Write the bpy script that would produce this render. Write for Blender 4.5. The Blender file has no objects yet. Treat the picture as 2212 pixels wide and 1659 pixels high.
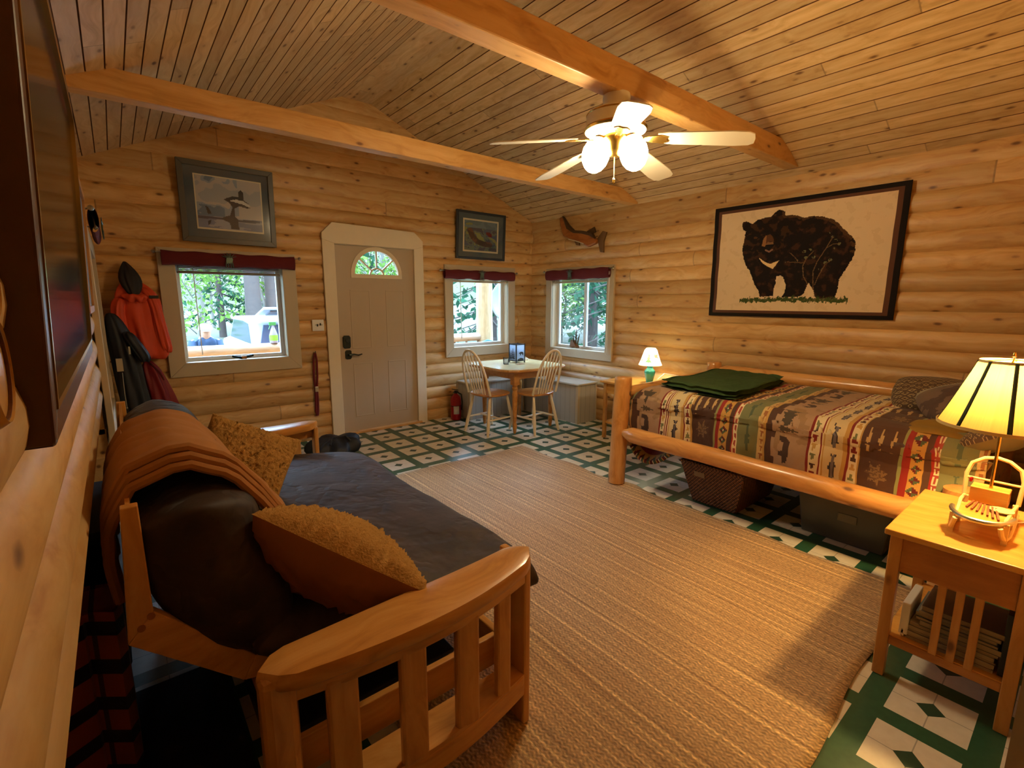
import bpy, math, random
from mathutils import Vector, Matrix, noise
random.seed(7)
PI = math.pi
S = bpy.context.scene
COL = S.collection
D, W, XL = 5.216, 4.606, -0.13           # door wall y, right wall x, left wall x (groove depth)
TILE = 0.3083

# ------------------------------------------------------------------ helpers
def lin(c):
    if isinstance(c, str):
        c = c.lstrip('#'); c = [int(c[i:i+2], 16)/255 for i in (0, 2, 4)]
        c = [v/12.92 if v <= .04045 else ((v+.055)/1.055)**2.4 for v in c]
    return (c[0], c[1], c[2], 1.0)

class NT:
    def __init__(s, name):
        s.m = bpy.data.materials.new(name); s.m.use_nodes = True
        s.t = s.m.node_tree; s.t.nodes.clear()
        s.out = s.t.nodes.new('ShaderNodeOutputMaterial')
    def n(s, typ, **kw):
        nd = s.t.nodes.new('ShaderNode'+typ)
        for k, v in kw.items():
            if k.startswith('i_'):
                key = k[2:]; key = int(key) if key.isdigit() else key.replace('_', ' ')
                s.put(nd, key, v)
            else: setattr(nd, k, v)
        return nd
    def put(s, nd, key, v):
        if isinstance(v, bpy.types.NodeSocket): s.t.links.new(v, nd.inputs[key])
        elif isinstance(v, bpy.types.Node): s.t.links.new(v.outputs[0], nd.inputs[key])
        else: nd.inputs[key].default_value = v
    def math(s, op, a, b=0.0, c=None):
        nd = s.n('Math', operation=op); s.put(nd, 0, a); s.put(nd, 1, b)
        if c is not None: s.put(nd, 2, c)
        return nd.outputs[0]
    def mix(s, f, a, b, blend='MIX'):
        nd = s.n('Mix', data_type='RGBA', blend_type=blend)
        s.put(nd, 0, f); s.put(nd, 6, a); s.put(nd, 7, b); return nd.outputs[2]
    def xyz(s):
        tc = s.n('TexCoord'); sp = s.n('SeparateXYZ', i_0=tc.outputs['Object'])
        return sp.outputs[0], sp.outputs[1], sp.outputs[2], tc.outputs['Object']
    def comb(s, x, y, z):
        return s.n('CombineXYZ', i_0=x, i_1=y, i_2=z).outputs[0]
    def noise(s, vec, scale, detail=3, rough=.5):
        return s.n('TexNoise', i_Vector=vec, i_Scale=scale, i_Detail=detail, i_Roughness=rough).outputs[0]
    def ramp(s, f, stops):
        r = s.n('ValToRGB', i_0=f); cr = r.color_ramp
        while len(cr.elements) < len(stops): cr.elements.new(.5)
        for e, (p, c) in zip(cr.elements, stops): e.position = p; e.color = lin(c)
        return r.outputs[0]
    def bsdf(s, color, rough=.5, bump=None, bstr=.3, bdist=.01, **kw):
        b = s.n('BsdfPrincipled'); s.put(b, 'Base Color', color if not isinstance(color, str) else lin(color)); s.put(b, 'Roughness', rough)
        for k, v in kw.items(): s.put(b, k.replace('_', ' '), v)
        if bump is not None:
            bn = s.n('Bump', i_Strength=bstr, i_Distance=bdist, i_Height=bump); s.put(b, 'Normal', bn.outputs[0])
        s.t.links.new(b.outputs[0], s.out.inputs[0]); return b

def wood(name, light, mid, dark, axis='x', plank=None, knots=.55, rough=.45, joint=2.3, grain=1.0, coat=0.0):
    """axis: grain direction. plank=(coordinate letter, pitch, offset) varies tone per board."""
    m = NT(name); x, y, z, v = m.xyz(); c = dict(x=x, y=y, z=z)
    al = c[axis]; oth = [k for k in 'xyz' if k != axis]
    if plank:
        k, pitch, off = plank
        idx = m.math('FLOOR', m.math('DIVIDE', m.math('SUBTRACT', c[k], off), pitch))
        r1 = m.n('TexWhiteNoise', noise_dimensions='1D', i_W=idx)
        sh = m.math('MULTIPLY', r1.outputs[0], 7.3)
        q = m.math('DIVIDE', m.math('ADD', al, sh), joint)
        seg = m.math('FLOOR', q)
        r2 = m.n('TexWhiteNoise', noise_dimensions='2D', i_Vector=m.comb(idx, seg, 0.0))
        rnd = r2.outputs[0]
        jl = m.math('LESS_THAN', m.math('FRACT', q), .0022)
        al = m.math('ADD', al, m.math('MULTIPLY', rnd, 31.0))
    else:
        rnd = None; jl = None
    vs = m.comb(m.math('MULTIPLY', al, 1.0), c[oth[0]], c[oth[1]])
    sc = m.n('VectorMath', operation='MULTIPLY', i_0=vs); sc.inputs[1].default_value = (1.3, 26, 26)
    wob = m.noise(vs, 2.2, 2); 
    sc2 = m.n('VectorMath', operation='ADD', i_0=sc.outputs[0], i_1=m.comb(0.0, m.math('MULTIPLY', wob, 6.0), m.math('MULTIPLY', wob, 6.0)))
    g = m.noise(sc2.outputs[0], 1.0, 4, .6)
    col = m.ramp(g, [(.30, light), (.52, mid), (.74, dark)])
    big = m.noise(vs, 1.1, 2)
    if rnd is not None:
        f = m.math('ADD', m.math('MULTIPLY', rnd, .34), .80)
    else: f = m.math('ADD', 1.0, 0.0)
    f = m.math('MULTIPLY', f, m.math('ADD', m.math('MULTIPLY', big, .34), .83))
    hs = m.n('HueSaturation', i_Color=col, i_Value=f)
    col = hs.outputs[0]
    if knots > 0:
        kv = m.n('VectorMath', operation='MULTIPLY', i_0=vs); kv.inputs[1].default_value = (5.2, 11.5, 11.5)
        vo = m.n('TexVoronoi', feature='F1', i_Vector=kv.outputs[0], i_Scale=1.0)
        gate = m.math('LESS_THAN', m.n('SeparateColor', i_0=vo.outputs['Color']).outputs[0], knots)
        dd = m.math('ADD', vo.outputs['Distance'], m.math('MULTIPLY', m.noise(kv.outputs[0], 5.0, 2), .06))
        k1 = m.n('MapRange', i_0=dd, i_1=.10, i_2=.20, i_3=1.0, i_4=0.0).outputs[0]
        halo = m.n('MapRange', i_0=dd, i_1=.16, i_2=.42, i_3=.45, i_4=0.0).outputs[0]
        col = m.mix(m.math('MULTIPLY', halo, gate), col, lin(dark))
        col = m.mix(m.math('MULTIPLY', m.math('MULTIPLY', k1, gate), .85), col, lin('#5a3216'))
    if jl is not None: col = m.mix(m.math('MULTIPLY', jl, .4), col, lin('#3c2410'))
    m.bsdf(col, rough, bump=g, bstr=.12*grain, bdist=.003, Coat_Weight=coat, Coat_Roughness=.15)
    return m.m

def plain(name, color, rough=.5, nscale=0, nbump=0, var=.0, metallic=0, spec=.5, **kw):
    m = NT(name); x, y, z, v = m.xyz(); col = lin(color); bump = None
    if var: col = m.n('HueSaturation', i_Color=col, i_Value=m.math('ADD', m.math('MULTIPLY', m.noise(v, nscale or 8, 3), var*2), 1-var)).outputs[0]
    if nbump: bump = m.noise(v, nscale or 60, 3)
    m.bsdf(col, rough, bump=bump, bstr=nbump, bdist=.005, Metallic=metallic, Specular_IOR_Level=spec, **kw)
    return m.m

def emit(name, color, strength):
    m = NT(name); e = m.n('Emission', i_Color=lin(color), i_Strength=strength); m.t.links.new(e.outputs[0], m.out.inputs[0]); return m.m

def glassmat(name, tint='#ffffff', refl=.08, rough=0.02):
    m = NT(name); t = m.n('BsdfTransparent', i_Color=lin(tint)); g = m.n('BsdfGlossy', i_Roughness=rough)
    fr = m.n('Fresnel', i_IOR=1.35 if refl < .1 else 1.5); mx = m.n('MixShader', i_0=fr.outputs[0], i_1=t.outputs[0], i_2=g.outputs[0])
    m.t.links.new(mx.outputs[0], m.out.inputs[0]); return m.m

def vcol(name, rough=.8, bscale=120, bump=.2, spec=.3, sheen=0, axisbump=None):
    m = NT(name); x, y, z, v = m.xyz(); a = m.n('Attribute', attribute_name='Col')
    b = m.noise(v, bscale, 3)
    m.bsdf(a.outputs['Color'], rough, bump=b, bstr=bump, bdist=.004, Specular_IOR_Level=spec, Sheen_Weight=sheen); return m.m

class MB:
    def __init__(s): s.v = []; s.f = []; s.mi = []
    def add(s, vs, fs, mi=0):
        o = len(s.v); s.v += [tuple(v) for v in vs]; s.f += [tuple(i+o for i in f) for f in fs]; s.mi += [mi]*len(fs); return s
    def box(s, x0, x1, y0, y1, z0, z1, mi=0):
        vs = [(x, y, z) for x in (x0, x1) for y in (y0, y1) for z in (z0, z1)]
        return s.add(vs, [(0, 1, 3, 2), (4, 6, 7, 5), (0, 4, 5, 1), (2, 3, 7, 6), (0, 2, 6, 4), (1, 5, 7, 3)], mi)
    def beam(s, a, b, w, h, up=(0, 0, 1), mi=0):
        a, b = Vector(a), Vector(b); d = (b-a).normalized(); u = Vector(up); r = d.cross(u).normalized(); u = r.cross(d)
        vs = [p + r*i*w/2 + u*j*h/2 for p in (a, b) for i, j in ((-1, -1), (1, -1), (1, 1), (-1, 1))]
        return s.add(vs, [(3, 2, 1, 0), (4, 5, 6, 7), (0, 1, 5, 4), (1, 2, 6, 5), (2, 3, 7, 6), (3, 0, 4, 7)], mi)
    def tube(s, pts, rad, n=12, mi=0, cap=True, flat=1.0):
        pts = [Vector(p) for p in pts]; m = len(pts)
        rad = rad if isinstance(rad, (list, tuple)) else [rad]*m
        vs = []; prev = None
        for i, p in enumerate(pts):
            d = (pts[min(i+1, m-1)]-pts[max(i-1, 0)]).normalized()
            if prev is None:
                r = d.orthogonal().normalized()
            else:
                r = (prev-d*prev.dot(d))
                r = r.normalized() if r.length > 1e-6 else d.orthogonal().normalized()
            prev = r; q = d.cross(r)
            for k in range(n):
                a = 2*PI*k/n; vs.append(p+(r*math.cos(a)+q*math.sin(a)*flat)*rad[i])
        fs = [(i*n+k, i*n+(k+1) % n, (i+1)*n+(k+1) % n, (i+1)*n+k) for i in range(m-1) for k in range(n)]
        if cap: fs += [tuple(reversed(range(n))), tuple(range((m-1)*n, m*n))]
        return s.add(vs, fs, mi)
    def lathe(s, prof, c=(0, 0, 0), n=24, mi=0, cap=True, axis='z', wob=None):
        vs = []
        for r, h in prof:
            for k in range(n):
                a = 2*PI*k/n; rr = r*(wob(a, h) if wob else 1)
                p = (rr*math.cos(a), rr*math.sin(a), h)
                if axis == 'x': p = (h, rr*math.cos(a), rr*math.sin(a))
                if axis == 'y': p = (rr*math.cos(a), h, rr*math.sin(a))
                vs.append((p[0]+c[0], p[1]+c[1], p[2]+c[2]))
        m = len(prof); fs = [(i*n+k, i*n+(k+1) % n, (i+1)*n+(k+1) % n, (i+1)*n+k) for i in range(m-1) for k in range(n)]
        if cap: fs += [tuple(reversed(range(n))), tuple(range((m-1)*n, m*n))]
        return s.add(vs, fs, mi)
    def grid(s, fn, nu, nv, mi=0):
        vs = [fn(i/nu, j/nv) for j in range(nv+1) for i in range(nu+1)]; w = nu+1
        return s.add(vs, [(j*w+i, j*w+i+1, (j+1)*w+i+1, (j+1)*w+i) for j in range(nv) for i in range(nu)], mi)
    def prism(s, poly, fn, d0, d1, mi=0):
        """poly: 2-D outline, fn(u,v,d)->xyz"""
        n = len(poly); vs = [fn(u, v, d0) for u, v in poly]+[fn(u, v, d1) for u, v in poly]
        return s.add(vs, [tuple(range(n)), tuple(reversed(range(n, 2*n)))]+[(i, (i+1) % n+0, (i+1) % n+n, i+n) for i in range(n)], mi)
    def build(s, name, mats, parent=None, smooth=False, bevel=0, sub=0, solid=0, local=False, fix=True, auto=None):
        me = bpy.data.meshes.new(name)
        off = ORG.get(parent.name, Vector()) if (parent and not local) else Vector()
        me.from_pydata([tuple(Vector(v)-off) for v in s.v], [], s.f)
        for m in (mats if isinstance(mats, (list, tuple)) else [mats]): me.materials.append(m)
        me.polygons.foreach_set('material_index', s.mi)
        if fix:
            import bmesh
            bm = bmesh.new(); bm.from_mesh(me); bmesh.ops.remove_doubles(bm, verts=bm.verts, dist=1e-5) if smooth else None
            bmesh.ops.recalc_face_normals(bm, faces=bm.faces); bm.to_mesh(me); bm.free()
        if smooth: me.polygons.foreach_set('use_smooth', [True]*len(me.polygons))
        o = bpy.data.objects.new(name, me); COL.objects.link(o)
        if smooth and auto is None: auto = 40
        if auto and smooth and not sub:
            try: me.set_sharp_from_angle(angle=math.radians(auto))
            except Exception: pass
        if parent: o.parent = parent; ORG[o.name] = off.copy()
        if bevel:
            b = o.modifiers.new('bevel', 'BEVEL'); b.width = bevel; b.segments = 2; b.limit_method = 'ANGLE'; b.harden_normals = False
        if solid: q = o.modifiers.new('solid', 'SOLIDIFY'); q.thickness = solid; q.offset = 0
        if sub: q = o.modifiers.new('sub', 'SUBSURF'); q.levels = sub; q.render_levels = sub
        return o
ORG = {}
def tag(o, label=None, cat=None, group=None, kind=None):
    if label: o['label'] = label
    if cat: o['category'] = cat
    if group: o['group'] = group
    if kind: o['kind'] = kind
    return o
def thing(name, label, cat, loc=(0, 0, 0), group=None, rz=0):
    o = bpy.data.objects.new(name, None); o.empty_display_size = .1; COL.objects.link(o); o.location = loc; o.rotation_euler = (0, 0, rz)
    ORG[o.name] = Vector(loc); return tag(o, label, cat, group)
def struct(name, loc=(0, 0, 0)):
    o = bpy.data.objects.new(name, None); COL.objects.link(o); o.location = loc; ORG[o.name] = Vector(loc); o['kind'] = 'structure'; return o
def copy_tree(o, parent=None):
    c = o.copy(); COL.objects.link(c)
    if parent: c.parent = parent
    for ch in [k for k in bpy.data.objects if k.parent == o]: copy_tree(ch, c)
    return c
def painted(name, pos, col, nu, nv, mat, parent=None, local=False, solid=0, smooth=True):
    """grid whose faces take the colour col(u,v): the printed / woven pattern"""
    me = bpy.data.meshes.new(name); off = ORG.get(parent.name, Vector()) if (parent and not local) else Vector()
    vs = [tuple(Vector(pos(i/nu, j/nv))-off) for j in range(nv+1) for i in range(nu+1)]; w = nu+1
    fs = [(j*w+i, j*w+i+1, (j+1)*w+i+1, (j+1)*w+i) for j in range(nv) for i in range(nu)]
    me.from_pydata(vs, [], fs); me.materials.append(mat)
    ca = me.color_attributes.new('Col', 'FLOAT_COLOR', 'CORNER'); data = []
    cache = {}
    for j in range(nv):
        for i in range(nu):
            c = col((i+.5)/nu, (j+.5)/nv)
            if c not in cache: cache[c] = list(lin(c))
            data += cache[c]*4
    ca.data.foreach_set('color', data)
    if smooth: me.polygons.foreach_set('use_smooth', [True]*len(me.polygons))
    o = bpy.data.objects.new(name, me); COL.objects.link(o)
    if parent: o.parent = parent; ORG[o.name] = off.copy()
    if solid: q = o.modifiers.new('solid', 'SOLIDIFY'); q.thickness = solid; q.offset = -1
    return o
def inpoly(x, y, P):
    r = False; j = len(P)-1
    for i in range(len(P)):
        xi, yi = P[i]; xj, yj = P[j]
        if (yi > y) != (yj > y) and x < (xj-xi)*(y-yi)/(yj-yi)+xi: r = not r
        j = i
    return r
def segd(x, y, L):
    b = 9
    for (x0, y0), (x1, y1) in zip(L, L[1:]):
        dx, dy = x1-x0, y1-y0; t = max(0, min(1, ((x-x0)*dx+(y-y0)*dy)/(dx*dx+dy*dy+1e-9)))
        b = min(b, math.hypot(x-x0-t*dx, y-y0-t*dy))
    return b
def fbm(x, y, z=0, s=1): return noise.fractal((x*s, y*s, z*s), 1, 2, 3)

# ------------------------------------------------------------------ materials
PL, PM, PD = '#dab57c', '#cfa467', '#bb884a'
M_logx = wood('pine_logs_door_wall', PL, PM, PD, 'x', ('z', .1425, 1.555), joint=4.6, knots=.85)
M_logy = wood('pine_logs_side_wall', PL, PM, PD, 'y', ('z', .1425, 1.555), joint=4.6, knots=.85)
M_ceilL = wood('ceiling_boards', '#d6ba90', '#caa87a', '#b28e60', 'y', ('x', 2.18/27, -.15), rough=.5, joint=3.2, knots=.75)
M_ceilR = wood('ceiling_boards_right', '#d8bb8c', '#ccaa76', '#b4905c', 'y', ('x', 2.316/23, 2.33), rough=.5, joint=3.6, knots=.8)
M_groove = plain('board_groove', '#6e4420', .8)
M_beam = wood('beam_fir', '#dfb070', '#d6a35e', '#c08a46', 'x', knots=.6, rough=.45)
M_trimwood = wood('trim_pine', '#c8945a', '#b98248', '#a06c34', 'z', knots=.2)
M_casing = plain('beige_casing_paint', '#c2b193', .55, 12, 0, .04)
M_whitecase = plain('cream_casing_paint', '#e3d2b2', .55, 12, 0, .04)
M_door = plain('door_paint', '#b9a488', .45, 6, 0, .03)
M_glass = glassmat('window_glass')
M_picglass = glassmat('picture_glass', refl=.2, rough=.09)
M_vinyl = plain('window_vinyl', '#dfe3e6', .35)
M_orangewood = wood('honey_wood', '#dba45e', '#d0944a', '#b97c38', 'x', knots=.0, rough=.3, coat=.35)
M_orangewood_y = wood('honey_wood_long', '#dba45e', '#d0944a', '#b97c38', 'y', knots=.0, rough=.3, coat=.35)
M_orangewood_z = wood('honey_wood_upright', '#dba45e', '#d0944a', '#b97c38', 'z', knots=.0, rough=.3, coat=.35)
M_bedlog_z = wood('bed_log_upright', '#e0a868', '#d59650', '#b87a38', 'z', knots=.7, rough=.32, coat=.3)
M_bedlog_y = wood('bed_log_long', '#e4ae6c', '#da9c56', '#be803e', 'y', knots=.5, rough=.3, coat=.35)
M_bedlog_x = wood('bed_log_cross', '#e0a868', '#d59650', '#b87a38', 'x', knots=.5, rough=.32, coat=.3)
M_table_y = wood('end_table_pine', '#e2ae5c', '#d89e48', '#c68a36', 'y', knots=.3, rough=.3, coat=.4)
M_table_z = wood('end_table_pine_upright', '#c99450', '#bc8440', '#a87030', 'z', knots=.25, rough=.4)
M_table_x = wood('end_table_pine_side', '#c08442', '#b27434', '#9c6026', 'y', knots=.3, rough=.4)
M_oak_x = wood('oak_seat', '#cf9650', '#c08440', '#a86c2e', 'x', knots=0, rough=.35, coat=.2)
M_lightwood = wood('pale_tabletop', '#ecd9a8', '#e4cd96', '#d6ba7e', 'x', knots=0, rough=.25, coat=.5)
M_creamspindle = plain('cream_chair_paint', '#efdfc0', .4, 10, 0, .04)
M_brass = plain('polished_brass', '#c9a352', .25, metallic=1)
M_steel = plain('brushed_nickel', '#b8b2a4', .35, metallic=1)
M_bronze = plain('dark_bronze', '#2e3430', .35, metallic=.6)
M_black = plain('black_metal', '#121212', .45)
def mk_cover():
    m = NT('dark_suede_cover'); x, y, z, v = m.xyz(); n1 = m.noise(v, 5.5, 4, .6); n2 = m.noise(v, 40, 2)
    rg = m.math('ABSOLUTE', m.math('SUBTRACT', m.noise(v, 3.2, 3, .6), .5))
    c = m.ramp(n1, [(.3, '#2a1e1a'), (.5, '#382a24'), (.7, '#4a3a34')])
    m.bsdf(c, .62, bump=m.math('ADD', m.math('MULTIPLY', m.math('MINIMUM', rg, .08), 6.0), m.math('MULTIPLY', n2, .12)), bstr=.55, bdist=.022, Specular_IOR_Level=.35, Sheen_Weight=.1, Sheen_Roughness=.3); return m.m
M_cover = mk_cover()
M_throw = plain('rust_throw', '#a87444', .9, 20, .3, .1, spec=.2)
M_sherpa = plain('sherpa_pile', '#ae8244', .95, 150, .9, .22, spec=.2)
M_pillowback = plain('rust_pillow_back', '#8c5226', .8, 14, .2, .08)
M_maroon = plain('maroon_fabric', '#5e1418', .9, 90, .3, .1)
M_orange = plain('orange_shell_fabric', '#d8481c', .6, 12, .3, .12)
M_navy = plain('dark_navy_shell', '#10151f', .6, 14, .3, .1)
M_redbag = plain('dark_red_nylon', '#7c1218', .55, 14, .3, .1)
M_green = plain('dark_green_plush', '#3a4e2c', .95, 26, .9, .35, spec=.15)
M_red = plain('extinguisher_red', '#a3121a', .3)
M_white = plain('white_plastic', '#e8e4da', .4)
M_bench = None

def mk_tiles():
    m = NT('vinyl_tile_floor'); x, y, z, v = m.xyz()
    fx = m.math('ABSOLUTE', m.math('SUBTRACT', m.math('FRACT', m.math('ADD', m.math('DIVIDE', m.math('SUBTRACT', x, .0188), TILE), .5)), .5))
    fy = m.math('ABSOLUTE', m.math('SUBTRACT', m.math('FRACT', m.math('ADD', m.math('DIVIDE', m.math('SUBTRACT', y, .2239), TILE), .5)), .5))
    inw = m.math('MULTIPLY', m.math('LESS_THAN', fx, .373), m.math('LESS_THAN', fy, .373))
    dia = m.math('LESS_THAN', m.math('ADD', fx, fy), .14)
    ln = m.math('MAXIMUM', m.math('LESS_THAN', fx, .006), m.math('LESS_THAN', fy, .006))
    n1 = m.noise(v, 30, 4); n2 = m.noise(v, 3, 3)
    wh = m.mix(n1, lin('#d8cdb8'), lin('#f0e8d6')); wh = m.mix(m.math('MULTIPLY', n2, .25), wh, lin('#b8a88c'))
    gr = m.mix(n1, lin('#1f4a34'), lin('#38644a'))
    wh = m.mix(m.math('MULTIPLY', ln, .55), wh, lin('#6a6458'))
    wh = m.mix(dia, wh, lin('#2e4a38'))
    c = m.mix(inw, gr, wh)
    m.bsdf(c, m.math('ADD', m.math('MULTIPLY', n2, .2), .22), bump=n1, bstr=.05, bdist=.002, Specular_IOR_Level=.6)
    return m.m
def mk_rug():
    m = NT('jute_rug'); x, y, z, v = m.xyz()
    st = m.n('TexNoise', noise_dimensions='1D', i_W=m.math('MULTIPLY', x, 11.0), i_Detail=4.0, i_Roughness=.55).outputs[0]
    st2 = m.n('TexNoise', noise_dimensions='2D', i_Vector=m.comb(m.math('MULTIPLY', x, 42.0), m.math('MULTIPLY', y, 2.2), 0.0), i_Scale=1.0, i_Detail=3.0).outputs[0]
    wv = m.n('TexNoise', i_Vector=m.comb(m.math('MULTIPLY', x, 110.0), m.math('MULTIPLY', y, 70.0), 0.0), i_Scale=1.0, i_Detail=2.0).outputs[0]
    c = m.ramp(m.math('ADD', m.math('MULTIPLY', st, .72), m.math('MULTIPLY', st2, .28)), [(.30, '#94704a'), (.44, '#ae8a5e'), (.56, '#bd9a6c'), (.66, '#e0be84')])
    c = m.n('HueSaturation', i_Color=c, i_Value=m.math('ADD', m.math('MULTIPLY', wv, 1.8), .12)).outputs[0]
    pl_ = m.math('MULTIPLY', m.math('SINE', m.math('ADD', m.math('MULTIPLY', x, 392.0), m.math('MULTIPLY', m.math('SINE', m.math('MULTIPLY', y, 210.0)), 1.6))), .16)
    wv = m.math('ADD', wv, pl_)
    c = m.n('HueSaturation', i_Color=c, i_Value=m.math('ADD', m.math('MULTIPLY', pl_, 1.3), 1.0)).outputs[0]
    rib = m.math('ADD', m.math('MULTIPLY', m.math('SINE', m.math('MULTIPLY', x, 420.0)), .08), wv)
    m.bsdf(c, .62, bump=rib, bstr=.6, bdist=.006, Specular_IOR_Level=.35, Sheen_Weight=.15)
    return m.m
def mk_bench():
    m = NT('grey_painted_boards'); x, y, z, v = m.xyz()
    s = m.math('ADD', x, y); fr = m.math('FRACT', m.math('DIVIDE', s, .082)); ln = m.math('LESS_THAN', fr, .05)
    c = m.mix(m.math('MULTIPLY', ln, .6), lin('#b4ada0'), lin('#5c5850'))
    m.bsdf(c, .5, bump=m.math('SUBTRACT', 1.0, ln), bstr=.5, bdist=.003); return m.m
def mk_wicker():
    m = NT('dark_wicker'); x, y, z, v = m.xyz(); s = m.math('ADD', x, y)
    a = m.math('MULTIPLY', m.math('SINE', m.math('MULTIPLY', s, 260.0)), m.math('SINE', m.math('MULTIPLY', z, 300.0)))
    n1 = m.noise(v, 60, 3); h = m.math('ADD', m.math('MULTIPLY', a, .5), n1)
    c = m.ramp(h, [(.1, '#2e1a0c'), (.5, '#6a4020'), (.9, '#9a6636')])
    m.bsdf(c, .6, bump=h, bstr=.9, bdist=.008); return m.m
def mk_stripes():
    m = NT('orange_black_stripe_fleece'); x, y, z, v = m.xyz()
    fr = m.math('FRACT', m.math('DIVIDE', m.math('ADD', z, .02), .125)); ln = m.math('LESS_THAN', fr, .38)
    fx = m.math('LESS_THAN', m.math('FRACT', m.math('DIVIDE', m.math('ADD', x, .5), .105)), .12)
    c = m.mix(ln, lin('#b85c24'), lin('#1c1c1e')); c = m.mix(m.math('MULTIPLY', fx, .8), c, lin('#1c1412'))
    m.bsdf(c, .85, bump=m.noise(v, 70, 3), bstr=.3, bdist=.005, Sheen_Weight=.3); return m.m
M_floor, M_rug, M_bench, M_wicker, M_stripe = mk_tiles(), mk_rug(), mk_bench(), mk_wicker(), mk_stripes()

# ------------------------------------------------------------------ room shell
EAVE, SL, RX0, RX1, RZ = 2.555, .4555, 2.03, 2.33, 3.53
def zl(x): return EAVE+(x-XL)*(RZ-EAVE)/(RX0-XL)
def zr(x): return EAVE+(W+.0-x)*(RZ-EAVE)/(W-RX1)
PITCH, G0 = .1425, 1.555
def logwall(name, pt, ulo, uhi, zlo, zhi, holes, gable=False, flat_above=9, bulge=.031, mat=None, flatf=.3):
    """pt(u,z,off): off = how far the log face stands into the room"""
    k0 = math.floor((zlo-G0)/PITCH); k1 = math.ceil((zhi-G0)/PITCH); mb = MB(); cache = {}
    hz = sorted({h[2] for h in holes} | {h[3] for h in holes})
    for k in range(k0, k1):
        a, b = G0+k*PITCH, G0+(k+1)*PITCH
        zs = [a+PITCH*t for t in (0, .035, .12, .25, .42, .58, .75, .88, .965, 1)]
        zs = sorted({round(z, 5) for z in zs+[h for h in hz if a < h < b] if zlo-1e-6 <= z <= zhi+1e-6} | ({zlo} if a < zlo < b else set()) | ({zhi} if a < zhi < b else set()))
        sg = flatf if a >= flat_above else 1
        wav = random.uniform(.85, 1.15)
        def off(z):
            t = (z-a)/PITCH*2-1; r = .98*t
            return bulge*sg*wav*(math.sqrt(max(0, 1-r*r*.92))-.283)/.717
        def lim(z):
            if not gable or z <= EAVE: return ulo, uhi
            return ulo+(z-EAVE)*(RX0-XL)/(RZ-EAVE), uhi-(z-EAVE)*(W-RX1)/(RZ-EAVE)
        for z0, z1 in zip(zs, zs[1:]):
            zm = (z0+z1)/2; cuts = sorted((h[0], h[1]) for h in holes if h[2] < zm < h[3])
            spans = []; L0, H0 = lim(z0); L1, H1 = lim(z1); cu = None; curL = (L0, L1)
            for c0, c1 in cuts: spans.append((curL, (c0, c0))); curL = (c1, c1)
            spans.append((curL, (H0, H1)))
            for (l0, l1), (h0, h1) in spans:
                if h0-l0 < 1e-4 and h1-l1 < 1e-4: continue
                N = 1
                ids = []
                for (u, z) in ((l0, z0), (h0, z0), (h1, z1), (l1, z1)):
                    key = (k, round(u, 4), round(z, 5))
                    if key not in cache: cache[key] = len(mb.v); mb.v.append(pt(u, z, off(z)))
                    ids.append(cache[key])
                mb.f.append(tuple(ids)); mb.mi.append(0)
    # backing skin 14 cm behind, so daylight never leaks through
    o = mb.build(name, mat, None, smooth=True, fix=False, auto=60); o['kind'] = 'structure'
    return o

WIN1 = (.452, 1.318, .92, 1.80); WIN2 = (3.285, 4.160, .895, 1.80); DOOR = (1.82, 2.80, 0.0, 2.085)
WIN3 = (3.83, 4.78, .865, 1.80)     # y range on the right wall
WIN4 = (3.72, 4.86, .72, 1.78)      # y range on the left wall
logwall('wall_back', lambda u, z, o: (u, D+.03-o, z), XL-.05, W+.02, 0, RZ, [WIN1, WIN2, DOOR], True, 2.3, mat=M_logx, bulge=.034)
logwall('wall_right', lambda u, z, o: (W+.03-o, u, z), -2.5, D+.05, 0, 2.66, [WIN3], False, 2.2, mat=M_logy, bulge=.034)
logwall('wall_left', lambda u, z, o: (XL-.0+o, u, z), -2.5, D+.05, .937, 2.62, [WIN4], False, 2.2, mat=M_logy, bulge=.034)
# the lower courses of the left wall stand back behind a ledge
mb = MB().box(-.36, -.34, -2.5, 3.65, 0, .937).box(-.36, -.118, -2.5, 3.65, .925, .94).box(-.36, -.11, 3.64, D+.05, 0, .73).box(-.20, -.115, 3.64, D+.05, .70, .94)
tag(mb.build('wall_left_lower', M_logy), kind='structure')
def outer(name, bx): 
    mb = MB()
    for b in bx: mb.box(*b)
    tag(mb.build(name, M_trimwood), kind='structure')
# outer skins (solid behind the log faces, pierced for windows)
def skin(name, axis, p0, p1, ulo, uhi, zlo, zhi, holes):
    mb = MB(); us = sorted({ulo, uhi} | {h[0] for h in holes} | {h[1] for h in holes}); zs = sorted({zlo, zhi} | {h[2] for h in holes} | {h[3] for h in holes})
    for u0, u1 in zip(us, us[1:]):
        for z0, z1 in zip(zs, zs[1:]):
            um, zm = (u0+u1)/2, (z0+z1)/2
            if any(h[0] < um < h[1] and h[2] < zm < h[3] for h in holes): continue
            mb.box(*((u0, u1, p0, p1) if axis == 'x' else (p0, p1, u0, u1)), z0, z1)
    tag(mb.build(name, M_trimwood), kind='structure')
grow = lambda h: (h[0]-.014, h[1]+.014, h[2]-.016, h[3]+.014)
skin('wall_back_outer', 'x', D+.04, D+.16, XL-.3, W+.3, -.3, 2.62, [grow(WIN1), grow(WIN2), DOOR])
skin('wall_right_outer', 'y', W+.04, W+.16, -2.6, D+.16, -.3, 2.6, [grow(WIN3)])
skin('wall_left_outer', 'y', -.5, -.37, -2.6, D+.16, -.3, 2.6, [])
tag(MB().prism([(XL-.3, 2.5), (W+.3, 2.5), (RX1, RZ+.1), (RX0, RZ+.1)], lambda u, v, d: (u, d, v), D+.045, D+.15).build('wall_back_gable', M_trimwood), kind='structure')
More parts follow.
